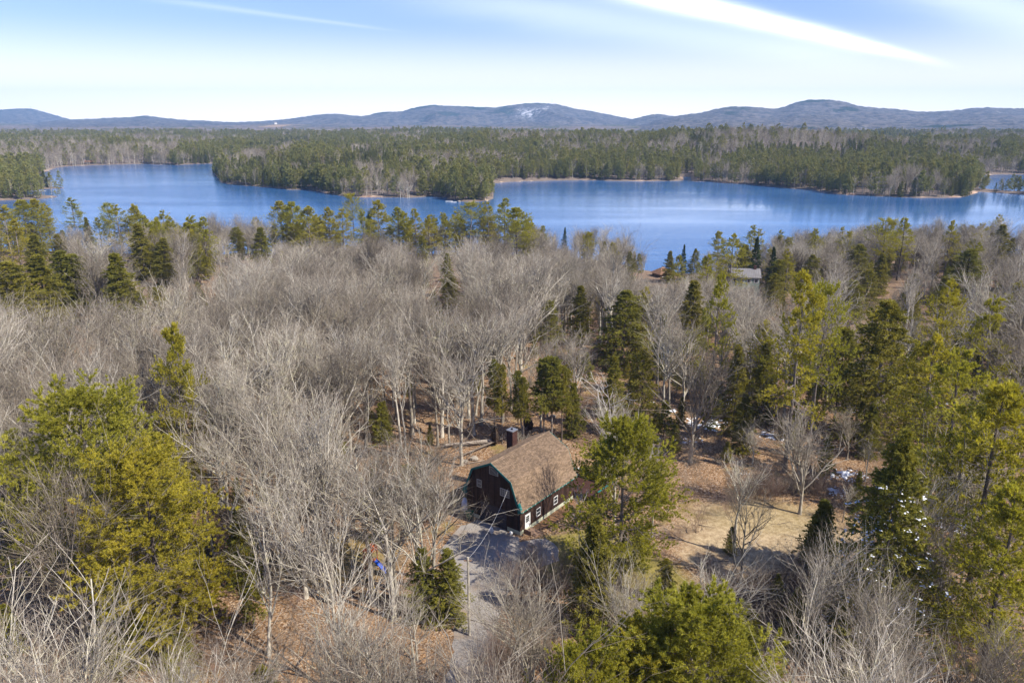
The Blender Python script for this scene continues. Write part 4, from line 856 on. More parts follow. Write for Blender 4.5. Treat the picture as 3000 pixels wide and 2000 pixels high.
Hh = Hh*(.75+.5*fbm(far[:, 0]/30+7, far[:, 1]/30, 3))*np.where(sdf < 8, .85, 1)*np.where((pxf > 2860) & (sdf < 40) & (far[:, 1] < 700), .75, 1)
thin = ((pxf > 2855) & (far[:, 1] < 640) & (rs.random(len(far)) < .6)) | ((pxf < 200) & (sdf < 7) & (rs.random(len(far)) < .55)) | ((np.abs(pxf-2012) < 26) & (far[:, 1] < 760))
far, sdf, zf, pxf, pyf, typ, Hh = [a[~thin] for a in (far, sdf, zf, pxf, pyf, typ, Hh)]
wdt = np.where(far[:, 2] > 6.5, 1+(far[:, 2]-6.5)*.07, 1)*rs.uniform(.8, 1.2, len(far))
order = np.argsort(far[:, 1]/Hh); cnt = 0; taken = np.zeros(len(far), bool)
SH = {}
def shore_word(px, y):
    if px < 210: return 'on the left-hand spit'
    if y > 800: return 'on the far left shore'
    if px < 1300: return 'along the wooded peninsula left of the point'
    if px < 1450: return 'by the cabin on the point'
    if px < 2030: return 'on the far middle shore'
    if px < 2860: return 'along the right-hand peninsula'
    return 'on the thin strip of land at the right edge'
quota = {0: 85, 1: 60}
for i in order:
    tp = int(typ[i])
    if quota.get(tp, 0) <= 0: continue
    if abs(pxf[i]-1500) > 1520: continue
    px = pxf[i]; y = far[i, 1]; H = Hh[i]; w5 = ['far left end', 'left part', 'middle', 'right part', 'far right end'][int(np.clip((px % 300)/60, 0, 4))]
    nm = {0: 'white_pine', 1: 'hemlock_tree'}[tp]; src = PF if tp == 0 else HF; k = rs.integers(len(src)); s = H/(20 if tp == 0 else 15)
    key = (tp, int(k))
    if key in SH: o = SH[key].copy(); COL.objects.link(o)
    else: o = put(nm, src[k]); SH[key] = o
    o.location = (far[i, 0], y, zf[i]-.2); o.rotation_euler = (0, 0, rs.random()*6.28); o.scale = (s*wdt[i], s*wdt[i], s)
    word = {0: 'pine', 1: 'hemlock'}[tp]; tall = 'tall' if H > (17 if tp == 0 else 11) else 'lower'
    o['label'] = f'{tall} waterside {word} {shore_word(px, y)} across the lake'; o['category'] = 'tree'; o['group'] = f'{tall} waterside {word}s {shore_word(px, y)}'
    taken[i] = True; quota[tp] -= 1
print('near bare', len(bares), 'near conifers', len(conifs), 'far', len(far))
rzf = rs.random(len(far))*6.28
for tp, nm, lab, src, hs in ((0, 'pine_woods', 'far pine woods beyond the lake', PF, 20), (1, 'hemlock_woods', 'far dark hemlock stands beyond the lake', HF, 15), (2, 'far_bare_woods', 'far bare grey hardwoods beyond the lake', BF, 15)):
    mk = (typ == tp) & ~taken; f = far[mk]
    woods(nm, lab, src, np.stack([f[:, 0], f[:, 1], zf[mk]-.2, Hh[mk]/hs*wdt[mk], Hh[mk]/hs, rzf[mk], rs.integers(0, len(src), mk.sum())], 1))

# ------------------------------------------------------------------ the gambrel barn-house (local axes: x along the ridge away from the near gable, y from the right wall inward)
HX, HY, HTH, HW, HL = .919, 74.798, .659, 7.849, 10.651
ZE, ZK, ZR, KO, EO, OV = 3.10, 6.346, 7.867, 1.037, .42, .35
M_SIDING = plain('dark_brown_siding', (.042, .023, .017), .75, .25, 2.5, island=.38, bump=.3)
M_TEAL = plain('teal_trim', (.012, .15, .145), .55, .15, 2.)
M_TEALD = plain('teal_gutter', (.015, .17, .15), .5, .15, 2.)
M_SHING = plain('brown_shingles', (.18, .127, .085), .9, .12, .4, island=.24, bump=.3, spec=.1)
M_WHITE = plain('white_paint', (.78, .78, .76), .5, .05)
M_CONC = plain('painted_concrete', (.46, .48, .36), .85, .18, 1.5, bump=.3)
M_GLASS, tg, bg_ = mat('window_glass'); bg_.inputs['Base Color'].default_value = (.03, .035, .04, 1); bg_.inputs['Roughness'].default_value = .08; bg_.inputs['Specular IOR Level'].default_value = .5
M_GLASSL, tg, bg_ = mat('curtained_glass'); bg_.inputs['Base Color'].default_value = (.16, .165, .16, 1); bg_.inputs['Roughness'].default_value = .15
M_DARK = plain('dark_inside', (.012, .012, .014), .9)
M_RED = plain('red_brown_wood', (.065, .030, .023), .8, .25, 3)
M_WOOD = plain('weathered_wood', (.20, .13, .09), .85, .25, 3, bump=.3)
M_DWOOD = plain('dark_timber', (.075, .048, .036), .9, .3, 3, bump=.3)
M_METAL = plain('grey_metal', (.35, .36, .37), .4, .1, metal=.6)
house = thing('barn_house', 'dark brown barn-shaped house with a brown gambrel roof and teal trim', 'house', (HX, HY, 0), math.pi/2-HTH)
# local (a, b): a along ridge, b inward (left).  Object x = a, y = b
def strip(mb, p, q, w, t, up):                  # flat bar from p to q, width w along 'up', thickness t
    pass
wall = MB(); ins = .02
prof = [(0, .0), (0, ZE+.28), (KO-.02, ZK-.05), (HW/2, ZR-.08), (HW-KO+.02, ZK-.05), (HW, ZE+.28), (HW, 0)]
n = len(prof)
wall.add([(.0, b, z) for b, z in prof]+[(HL, b, z) for b, z in prof], [tuple(range(n))[::-1], tuple(range(n, 2*n))]+[(i, (i+1) % n, (i+1) % n+n, i+n) for i in range(n) if i not in (1, 2, 3, 4)])
wall.build('wall', M_SIDING, house)
def top_at(b):
    bb = min(b, HW-b)
    return (ZE+.28)+(ZK-ZE-.33)*bb/KO if bb < KO else ZK-.05+(ZR-ZK-.03)*(bb-KO)/(HW/2-KO)
# vertical boards, side walls and gables
def clear_of(b0, b1, z0, z1, holes):
    out = [(z0, z1)]
    for (h0, h1, y0, y1) in holes:
        if b1 <= h0+.01 or b0 >= h1-.01: continue
        nw = []
        for a, c in out:
            if y1 <= a or y0 >= c: nw.append((a, c)); continue
            if y0 > a: nw.append((a, y0))
            if y1 < c: nw.append((y1, c))
        out = nw
    return out
SIDE_H = [(.82, 1.84, 0, 2.12), (3.0, 3.88, .90, 1.95), (6.5, 7.38, .90, 1.95)]
GAB_H = [(3.1, 4.42, 6.28, 7.2), (5.55, 6.3, 4.1, 5.1), (1.5, 2.86, 4.08, 5.06), (1.9, 5.75, 0, 2.42)]
bd = MB(); wdt_b = .21; r_ = random.Random(3)
def cut_edges(lo, hi, holes):
    e = {lo, hi}
    x = lo
    while x < hi: e.add(round(x, 3)); x += wdt_b
    for h in holes: e.add(h[0]); e.add(h[1])
    e = sorted(v for v in e if lo <= v <= hi); o = [e[0]]
    for v in e[1:]:
        if v-o[-1] > .03: o.append(v)
    return o
es = cut_edges(-.024, HL+.02, SIDE_H)
for a0, a1 in zip(es[:-1], es[1:]):
    th = .020+r_.random()*.010
    for z0, z1 in clear_of(a0, a1, .46, ZE+.05, SIDE_H): bd.box(a0+.006, -th, z0-r_.random()*.02, a1-.006, .004, z1)
    bd.box(a0+.006, HW-.004, .46, a1-.006, HW+th, ZE+.05)
es = cut_edges(.0, HW, GAB_H)
for b0, b1 in zip(es[:-1], es[1:]):
    th = .020+r_.random()*.010
    for z0, z1 in clear_of(b0, b1, .46, 99, GAB_H):
        zt0 = min(z1, top_at(b0+.006)); zt1 = min(z1, top_at(b1-.006))
        if zt0 <= z0: continue
        x0, x1 = -th, .004
        bd.add([(x0, b0+.006, z0), (x0, b1-.006, z0), (x0, b1-.006, zt1), (x0, b0+.006, zt0), (x1, b0+.006, z0), (x1, b1-.006, z0), (x1, b1-.006, zt1), (x1, b0+.006, zt0)], [(0, 3, 2, 1), (0, 1, 5, 4), (1, 2, 6, 5), (2, 3, 7, 6), (3, 0, 4, 7)])
    bd.box(HL-.004, b0+.006, .46, HL+th, b1-.006, min(top_at(b0), top_at(b1)))
bd.build('siding_boards', M_SIDING, house, kind='stuff')
fo = MB(); fo.box(-.05, -.05, -.5, HL+.05, .0, .45); fo.box(-.05, .0, -.5, .0, 1.88, .45); fo.box(-.05, 5.78, -.5, .0, HW+.05, .45); fo.box(-.05, HW, -.5, HL+.05, HW+.05, .45)
fo.build('foundation', M_CONC, house)
# roof: sheathing + shingle courses that step down the slopes
KNEE_R, KNEE_L = (KO, ZK), (HW-KO, ZK)
SL = [[(HW/2, ZR), (KO, ZK)], [(KO, ZK), (KO-.92, ZE+.86), (-EO, ZE)], [(HW/2, ZR), (HW-KO, ZK)], [(HW-KO, ZK), (HW-KO+.92, ZE+.86), (HW+EO, ZE)]]
rf = MB()
for sl in SL:
    for p, q in zip(sl[:-1], sl[1:]):
        d = np.array(q)-np.array(p); nn = np.array([d[1], -d[0]]); nn /= np.linalg.norm(nn); 
        if nn[1] < 0: nn = -nn
        a = [tuple(np.array(p)-nn*.07), tuple(np.array(q)-nn*.07), q, p]
        rf.add([(-OV, b, z) for b, z in a]+[(HL+OV, b, z) for b, z in a], [(0, 1, 2, 3), (7, 6, 5, 4)]+[(i, i+4, (i+1) % 4+4, (i+1) % 4) for i in range(4)])
rf_o = rf.build('roof', M_SHING, house)
sh = MB(); r_ = random.Random(8)
for sl in SL:
    for p, q in zip(sl[:-1], sl[1:]):
        p = np.array(p); q = np.array(q); d = q-p; L = np.linalg.norm(d); d /= L; nn = np.array([d[1], -d[0]])
        if nn[1] < 0: nn = -nn
        nr = int(round(L/.16)); st = L/nr
        for j in range(nr):
            u = p+d*(j*st); v = p+d*((j+1)*st+.012)
            x = -OV-r_.random()*.25
            while x < HL+OV:
                w_ = .30+r_.random()*.06; x0 = max(x, -OV-.01); x1 = min(x+w_-.012, HL+OV+.01); x += w_
                if x1-x0 < .03: continue
                h0, h1 = .004, .034+r_.random()*.02
                A = u+nn*h0; B = v+nn*h1; Cc = v+nn*.001
                sh.add([(x0, *A), (x1, *A), (x1, *B), (x0, *B), (x0, *Cc), (x1, *Cc)], [(0, 1, 2, 3), (3, 2, 5, 4), (0, 3, 4), (1, 5, 2)])
sh.build('shingles', M_SHING, rf_o, kind='stuff')
# ridge caps
cp_ = MB(); x = -OV
while x < HL+OV-.05:
    for s in (-1, 1):
        y1 = HW/2+s*.15; z1 = ZR-(ZR-ZK)/(HW/2-KO)*.15+.045
        cp_.add([(x, HW/2, ZR+.05), (x+.30, HW/2, ZR+.065), (x+.30, y1, z1+.012), (x, y1, z1)], [(0, 1, 2, 3)])
    x += .3
cp_.build('ridge_cap', M_SHING, rf_o)
# teal rake boards, eave fascia with gutter
for x0, x1, nm in ((-OV-.06, -OV-.012, 'rake_board'), (HL+OV+.012, HL+OV+.06, 'rake_board')):
    for sl in SL:
        rk = MB()
        for p, q in zip(sl[:-1], sl[1:]):
            p = np.array(p); q = np.array(q); d = (q-p)/np.linalg.norm(q-p); nn = np.array([d[1], -d[0]])
            if nn[1] < 0: nn = -nn
            w_ = .20
            a = [p+nn*.03, q+nn*.03, q-nn*w_, p-nn*w_]
            rk.add([(x0, *t) for t in a]+[(x1, *t) for t in a], [(0, 1, 2, 3), (7, 6, 5, 4)]+[(i, i+4, (i+1) % 4+4, (i+1) % 4) for i in range(4)])
        rk.build(nm, M_TEAL, house)
# boxed bell-cast returns under the near gable's feet
for sgn, b0 in ((-1, 0), (1, HW)):
    pz = [(b0-sgn*-.0, ZE+.95), (b0+sgn*(EO), ZE-.02), (b0+sgn*-.02, ZE-.30), (b0-sgn*.12, ZE+.9)]
    MB().add([(-OV-.064, *t) for t in pz]+[(-.03, *t) for t in pz], [(0, 1, 2, 3), (7, 6, 5, 4)]+[(i, i+4, (i+1) % 4+4, (i+1) % 4) for i in range(4)]).build('eave_return', M_TEAL, house)
gt = MB().box(-OV, -EO-.05, ZE-.10, HL+OV, -EO+.0, ZE-.005).build('gutter', M_TEALD, house)
for k in range(14):
    x = -OV+.25+k*.78; MB().box(x, -EO-.085, ZE-.10, x+.05, -EO-.052, ZE+.012).build('gutter_bracket', M_WHITE, gt)
MB().box(-OV, HW+EO, ZE-.10, HL+OV, HW+EO+.05, ZE-.005).build('gutter', M_TEALD, house)
MB().box(-.02, -EO, ZE-.13, HL, .0, ZE-.11).build('soffit', M_SIDING, house)
# ---- windows and doors
def window(b0, b1, z0, z1, face, split='h', frame=.07, glass=M_GLASS, slant=0, muntin=0):
    """face 's' = right-hand side wall, 'g' = near gable"""
    def P(u, v, w): return (u, -w, v) if face == 's' else (-w, u, v)
    fr = MB()
    def bx(u0, u1, v0, v1, w0, w1, m=fr):
        vs = [P(u, v, w) for w in (w0, w1) for (u, v) in ((u0, v0), (u1, v0), (u1, v1), (u0, v1))]
        m.add(vs, [(0, 1, 2, 3), (7, 6, 5, 4), (0, 4, 5, 1), (1, 5, 6, 2), (2, 6, 7, 3), (3, 7, 4, 0)])
    D0, D1 = -.02, .055
    bx(b0, b0+frame, z0, z1, D0, D1); bx(b1-frame, b1, z0, z1, D0, D1); bx(b0+frame, b1-frame, z0, z0+frame, D0, D1)
    bx(b0+frame, b1-frame, z1-frame, z1, D0, D1)
    if split == 'h': zm = (z0+z1)/2; bx(b0+frame, b1-frame, zm-.025, zm+.025, D0, D1-.01)
    if split == 'v': bm = (b0+b1)/2; bx(bm-.03, bm+.03, z0+frame, z1-frame, D0, D1-.01)
    f = fr.build('window', M_WHITE if face == 's' else M_FRG, house)
    cells = [(b0+frame, b1-frame, z0+frame, (z0+z1)/2-.025), (b0+frame, b1-frame, (z0+z1)/2+.025, z1-frame)] if split == 'h' else \
            ([(b0+frame, (b0+b1)/2-.03, z0+frame, z1-frame), ((b0+b1)/2+.03, b1-frame, z0+frame, z1-frame)] if split == 'v' else [(b0+frame, b1-frame, z0+frame, z1-frame)])
    for c in cells:
        m = MB(); bx(*c, .0, .022, m); m.build('pane', glass, f)
    if muntin:
        m = MB()
        for c in cells:
            mid = (c[0]+c[1])/2; bx(mid-.01, mid+.01, c[2], c[3], .022, .034, m)
            for q in (1/3, 2/3): zz = c[2]+(c[3]-c[2])*q; bx(c[0], c[1], zz-.01, zz+.01, .022, .032, m)
        m.build('glazing_bar', M_WHITE if face == 's' else M_FRG, f)
M_FRG = plain('greyish_white_frame', (.42, .42, .40), .6, .08)  # greyer white for the gable and attic frames than on the side wall
window(3.02, 3.87, .92, 1.93, 's'); window(6.53, 7.36, .92, 1.93, 's')
window(1.52, 2.84, 4.10, 5.04, 'g', 'v', .06, M_GLASSL, muntin=1); window(5.57, 6.28, 4.12, 5.08, 'g', 'h', .06, M_GLASSL)
# attic light with a top that follows the rafter
aw = MB(); zt = lambda b: min(7.25, top_at(b)-.28)
pts_o = [(3.12, 6.30), (4.40, 6.30), (4.40, zt(4.4)), (HW/2, zt(HW/2)), (3.12, zt(3.12))]
cx_, cz_ = 3.8, 6.65; pts_i = [(cx_+(a-cx_)*.88, cz_+(b-cz_)*.86) for a, b in pts_o]; k5 = 5
aw.add([(-.055, *p) for p in pts_o]+[(-.055, *p) for p in pts_i]+[(.0, *p) for p in pts_o], [(i, i+5, (i+1) % 5+5, (i+1) % 5) for i in range(5)]+[(i, (i+1) % 5, (i+1) % 5+10, i+10) for i in range(5)])
awo = aw.build('attic_window', M_FRG, house)
MB().add([(-.03, *p) for p in pts_i], [(0, 1, 2, 3, 4)]).build('pane', M_GLASSL, awo)
MB().bar((-.045, 3.3, 6.45), (-.045, 4.2, 7.0), .015).build('glazing_bar', M_FRG, awo)
# white entrance door with a nine-light window
dr = MB(); dr.box(.84, -.075, .0+.22, .93, .0, 2.10); dr.box(1.73, -.075, .22, 1.82, .0, 2.10); dr.box(.93, -.075, 2.01, 1.73, .0, 2.10)
fro = dr.build('door_frame', M_WHITE, house)
dl = MB().box(.935, -.045, .24, 1.725, .0, 2.0).build('door', M_WHITE, house)
for i in range(3):
    for j in range(3): MB().box(1.03+i*.205, -.055, 1.12+j*.26, 1.03+i*.205+.18, -.043, 1.12+j*.26+.23).build('pane', M_GLASS, dl)
MB().bar((1.66, -.045, 1.05), (1.66, -.10, 1.05), .028, k=8).build('handle', M_METAL, dl)
MB().box(1.03, -.053, .42, 1.3, -.044, .95).box(1.36, -.053, .42, 1.62, -.044, .95).build('panel', M_WHITE, dl)
# garage door (dark) in the near gable: four sections
gd = put('garage_door', MB().box(-.02, 1.92, .02, .0, 5.73, 2.40).mesh('garage_back', M_DARK), house)
M_GAR = plain('dark_slate_paint', (.045, .040, .052), .6, .15)
for k in range(4): MB().box(-.06, 1.94, .04+k*.59, -.022, 5.71, .04+k*.59+.57).build('panel', M_GAR, gd)
MB().box(-.07, 1.82, .0, -.015, 1.915, 2.5).box(-.07, 5.735, .0, -.015, 5.83, 2.5).box(-.07, 1.915, 2.41, -.015, 5.735, 2.5).build('garage_frame', M_SIDING, house)
# chimney beyond the ridge on the left slope
ch = MB().box(7.05, 6.55, 2.0, 8.0, 7.45, 8.35); cho = ch.build('chimney', M_RED, house)
br = MB()
r_ = random.Random(2)
for c in range(48):
    z = 4.7+c*.077
    if z > 8.3: break
    for i in range(5):
        o = .095 if c % 2 else 0
        x0 = 7.05+max(0, i*.19-o+.005); x1 = min(8.0, 7.05+(i+1)*.19-o-.005)
        if x1 > x0: br.box(x0, 6.53-r_.random()*.006, z, x1, 6.549, z+.066)
        y0 = 6.55+max(0, i*.18-o); y1 = min(7.45, 6.55+(i+1)*.18-o-.01)
        if y1 > y0: br.box(7.03-r_.random()*.006, y0, z, 7.049, y1, z+.066)
br.build('bricks', M_RED, cho, kind='stuff')
MB().box(6.98, 6.48, 8.35, 8.07, 7.52, 8.47).build('chimney_cap', M_METAL, cho)
MB().bar((7.52, 7.0, 8.47), (7.52, 7.0, 8.62), .13, k=10).build('flue', M_DARK, cho)
MB().box(6.95, 6.40, 5.72, 8.15, 6.52, 5.80).build('flashing', M_WHITE, cho)
# satellite dish under the left eave of the gable
dsh = MB()
for i in range(12):
    a, b_ = 2*math.pi*i/12, 2*math.pi*(i+1)/12
    dsh.add([(0, 0, -.05), (0, .38*math.cos(a), .38*math.sin(a)), (0.06, .38*math.cos(b_), .38*math.sin(b_))], [(0, 1, 2)])
# ---- yard things
def local(a, b, z=0):                 # barn axes -> world
    c, s = math.cos(math.pi/2-HTH), math.sin(math.pi/2-HTH); return HX+a*c-b*s, HY+a*s+b*c, z
RZ = math.pi/2-HTH
st = thing('entry_steps', 'wooden steps and small landing outside the white side door', 'steps', local(1.33, -.08), RZ)
MB().box(-.6, -.9, .10, .6, .0, .20).build('landing', M_WOOD, st)
for k in range(2): MB().box(-.6, -1.25-k*.33, .0, .6, -.92-k*.33, .13-k*.07).build('tread', M_WOOD, st)
MB().box(-.75, -1.0, .0, -.62, .0, .55).build('side_rail', M_WOOD, st)
tm = thing('timber_edging', 'dark timber edging laid along the bed by the side wall', 'edging', local(1.9, -1.1), RZ)
for k, (p, q) in enumerate((((0, .1), (1.3, -.45)), ((1.35, -.5), (3.9, -.75)), ((3.95, -.78), (6.5, -.9)), ((6.6, -.95), (8.6, -.9)))):
    MB().bar((*p, .12), (*q, .12), .13, k=4).build('timber', M_DWOOD, tm)
bdk = MB(); bdk.add([(*local(.1, -.05)[:2], .012), (*local(2, -1.2)[:2], .012), (*local(9.8, -2.2)[:2], .012), (*local(10.6, -.05)[:2], .012)], [(0, 1, 2, 3)])
M_LEAF = plain('leaf_bed', (.21, .115, .058), .95, .5, 2.5, bump=.5)
bdk.build('leaf_bed', M_LEAF, None, kind='structure')
# deck beyond the far gable
dk = thing('deck', 'dark red deck with a teal-capped rail behind the right end of the barn', 'deck', local(HL+.4, 0), RZ)
for k in range(26): MB().box(.0+k*.15, -3.4, .80, .0+k*.15+.135, 5.2, .84).build('plank', M_RED, dk)
for (x, y) in ((.1, -3.3), (1.9, -3.3), (3.8, -3.3), (3.8, -1.2), (3.8, 1.), (3.8, 3.1), (3.8, 5.1), (.1, 5.1)): MB().box(x-.05, y-.05, -.3, x+.05, y+.05, 1.75).build('post', M_RED, dk)
for k, z in enumerate((1.05, 1.27, 1.49)):
    MB().box(.1, -3.36, z, 3.8, -3.32, z+.12).build('rail', M_RED, dk); MB().box(3.86, -3.3, z, 3.90, 5.1, z+.12).build('rail', M_RED, dk)
MB().box(.05, -3.42, 1.75, 3.95, -3.24, 1.79).build('rail_cap', M_TEALD, dk); MB().box(3.72, -3.23, 1.75, 3.95, 5.15, 1.79).build('rail_cap', M_TEALD, dk)
# utility pole and service wire
px_, py_ = gz(1375, 1860); pl = thing('utility_pole', 'thin grey utility pole standing beside the gravel drive', 'pole', (px_, py_, 0))
MB().bar((0, 0, -.5), (0, 0, 8.1), .13, .10, k=8).build('post', MB_TRUNK, pl); MB().box(-.35, -.06, 7.7, .35, .06, 7.8).build('crossarm', M_WOOD, pl)
A = np.array([px_, py_, 7.9]); B = np.array(local(-.1, 1.62, 5.35)); wr = MB(); K = 14
for i in range(K):
    f = lambda t: A*(1-t)+B*t-np.array([0, 0, .9*4*t*(1-t)]); wr.bar(f(i/K), f((i+1)/K), .009, k=4)
w_ = wr.build('service_wire', M_WHITE); w_['label'] = 'thin pale wire running from the utility pole to the barn gable'; w_['category'] = 'wire'
# green bin, white bag, white tank by the garage
bx_ = thing('green_bin', 'green wheeled bin at the left corner of the barn gable', 'bin', local(-.7, 6.9), RZ)
M_GREEN = plain('green_plastic', (.01, .10, .055), .5)
MB().add([(-.27, -.27, .08), (.27, -.27, .08), (.27, .27, .08), (-.27, .27, .08), (-.34, -.34, .95), (.34, -.34, .95), (.34, .34, .95), (-.34, .34, .95)], [(0, 3, 2, 1), (4, 5, 6, 7), (0, 1, 5, 4), (1, 2, 6, 5), (2, 3, 7, 6), (3, 0, 4, 7)]).build('body', M_GREEN, bx_)
MB().box(-.37, -.37, .955, .37, .37, 1.03).build('lid', M_GREEN, bx_)
for s in (-1, 1): MB().bar((-.25, s*.3, .1), (-.25, s*.36, .1), .1, k=10).build('wheel', M_DARK, bx_)
def lump(name, r, sx, sy, sz, m, seed):
    V = []; Fc = []; nr_, nc = 6, 9; rr = np.random.default_rng(seed)
    for i in range(nr_+1):
        ph = math.pi/2-math.pi*i/nr_
        for j in range(nc): k = r*(1+.28*(rr.random()-.5)); th = 2*math.pi*j/nc; V.append((sx*k*math.cos(ph)*math.cos(th), sy*k*math.cos(ph)*math.sin(th), sz*k*math.sin(ph)+r*sz*.8))
    for i in range(nr_):
        for j in range(nc): Fc.append((i*nc+j, (i+1)*nc+j, (i+1)*nc+(j+1) % nc, i*nc+(j+1) % nc))
    me = D.meshes.new(name); me.from_pydata(V, [], Fc); me.materials.append(m); me.update(); return me
def solo(name, me, label, cat, loc, rz=0, group=None):
    o = put(name, me, None, loc, rz, label=label, category=cat)
    if group: o['group'] = group
    return o
x, y = gz(1440, 1562); solo('white_bag', lump('bag', .3, .8, .8, 1.5, M_WHITE, 4), 'crumpled white sack standing on the drive before the dark garage', 'sack', (x, y, 0))
x, y, _ = local(-.5, .9); solo('white_tub', lump('tub', .22, 1.1, 1, 1, M_WHITE, 9), 'low white bundle against the near gable by the corner', 'bundle', (x, y, 0))
x, y = gz(1364, 1500); solo('pale_tarp', lump('tarp', .55, 1, .8, 1.9, plain('pale_blue_tarp', (.5, .56, .7), .5, .15, 6), 6), 'pale blue tarp heap beside the green bin', 'tarp', (x, y, 0))
# gravel drive
def poly_sheet(name, pix, z, m, n=90, jit=.25, seed=1):
    P = np.array([gz(a, b) for a, b in pix]); rr = np.random.default_rng(seed); Q = []
    for a, b in zip(P, np.roll(P, -1, 0)):
        k = max(2, int(np.linalg.norm(b-a)/.7))
        for i in range(k): Q.append(tuple(a+(b-a)*i/k+rr.normal(size=2)*jit*.5))
    me = D.meshes.new(name); me.from_pydata([(x, y, z) for x, y in Q], [], [tuple(range(len(Q)))]); me.materials.append(m); me.update(); return me
M_GRAV, tgv, bgv = mat('gravel'); pos = geo_pos(tgv)
c = mixc(tgv, smooth(tgv, noise(tgv, pos, 9, 6, .8), .35, .65), (.185, .17, .155), (.36, .33, .30)); c = mixc(tgv, smooth(tgv, noise(tgv, pos, .5, 4, .6), .45, .7), c, (.27, .215, .165))
tgv.links.new(c, bgv.inputs['Base Color']); bgv.inputs['Roughness'].default_value = .95
put('driveway', poly_sheet('driveway', [(1350, 1540), (1398, 1522), (1480, 1552), (1530, 1585), (1590, 1575), (1635, 1600), (1640, 1640), (1560, 1670), (1490, 1730), (1455, 1830), (1450, 1995), (1440, 2250), (1290, 2250), (1310, 1995), (1335, 1830), (1335, 1700), (1290, 1610)], .016, M_GRAV), kind='structure')
M_POND, tp_, bp_ = mat('pool_water'); bp_.inputs['Base Color'].default_value = (.008, .012, .016, 1); bp_.inputs['Roughness'].default_value = .06
put('pool', poly_sheet('pool', [(575, 1540), (612, 1530), (628, 1580), (640, 1650), (632, 1720), (600, 1730), (590, 1660), (570, 1600)], .02, M_POND), kind='structure')
# playset
px_, py_ = gz(1088, 1668); M_OR = plain('orange_canvas', (.85, .16, .02), .6, .08); M_ORW = plain('orange_stained_wood', (.36, .12, .045), .75, .2); M_BL = plain('blue_plastic', (.02, .10, .55), .35, .05); M_YE = plain('yellow_plastic', (.75, .48, .03), .4, .05)
ps = thing('playset', 'wooden climbing tower with an orange canopy and a blue slide', 'playset', (px_, py_, 0), -.5); ps.scale = (.8, .8, .9)
for (x, y) in ((-.6, -.6), (.6, -.6), (.6, .6), (-.6, .6)): MB().box(x-.06, y-.06, 0, x+.06, y+.06, 2.7).build('post', M_ORW, ps)
for k in range(8): MB().box(-.62+k*.157, -.62, 1.3, -.62+k*.157+.14, .62, 1.34).build('deck_board', M_ORW, ps)
for z in (1.6, 1.95):
    MB().box(-.6, -.68, z, .6, -.64, z+.14).build('rail', M_ORW, ps); MB().box(-.68, -.6, z, -.64, .6, z+.14).build('rail', M_ORW, ps)
MB().add([(-.75, -.75, 2.65), (.75, -.75, 2.65), (.75, .75, 2.65), (-.75, .75, 2.65), (0, -.75, 3.35), (0, .75, 3.35)], [(0, 4, 5, 3), (1, 2, 5, 4), (0, 1, 4), (3, 5, 2)]).build('canopy', M_OR, ps)
sd = MB(); pr = [(.65, 1.35), (1.2, 1.1), (2.2, .45), (2.9, .18), (3.2, .16)]
for (x0, z0), (x1, z1) in zip(pr[:-1], pr[1:]):
    sd.add([(x0, -.28, z0), (x1, -.28, z1), (x1, .28, z1), (x0, .28, z0), (x0, -.32, z0+.18), (x1, -.32, z1+.18), (x1, .32, z1+.18), (x0, .32, z0+.18)], [(0, 1, 2, 3), (0, 4, 5, 1), (3, 2, 6, 7)])
sd.build('slide', M_BL, ps)
for k in range(4): MB().box(-.5, -.95+.08*k, .2+k*.3, .3, -.9+.08*k, .26+k*.3).build('rung', M_ORW, ps)
px_, py_ = gz(1090, 1748); tw_ = thing('toy_climber', 'small yellow and blue hoop climber on the leaves before the playset', 'climber', (px_, py_, 0), .3)
for k, (mm) in enumerate((M_YE, M_BL, M_YE)):
    h = MB(); R_ = .75-.08*k
    for i in range(10):
        a, b = math.pi*i/10, math.pi*(i+1)/10; h.bar((R_*math.cos(a), -.6+.6*k, R_*math.sin(a)*1.3), (R_*math.cos(b), -.6+.6*k, R_*math.sin(b)*1.3), .035, k=5)
    h.build('hoop', mm, tw_)
MB().bar((-.75, -.6, .35), (-.6, .6, .35), .03).bar((.75, -.6, .35), (.6, .6, .35), .03).build('tie_bar', M_YE, tw_)
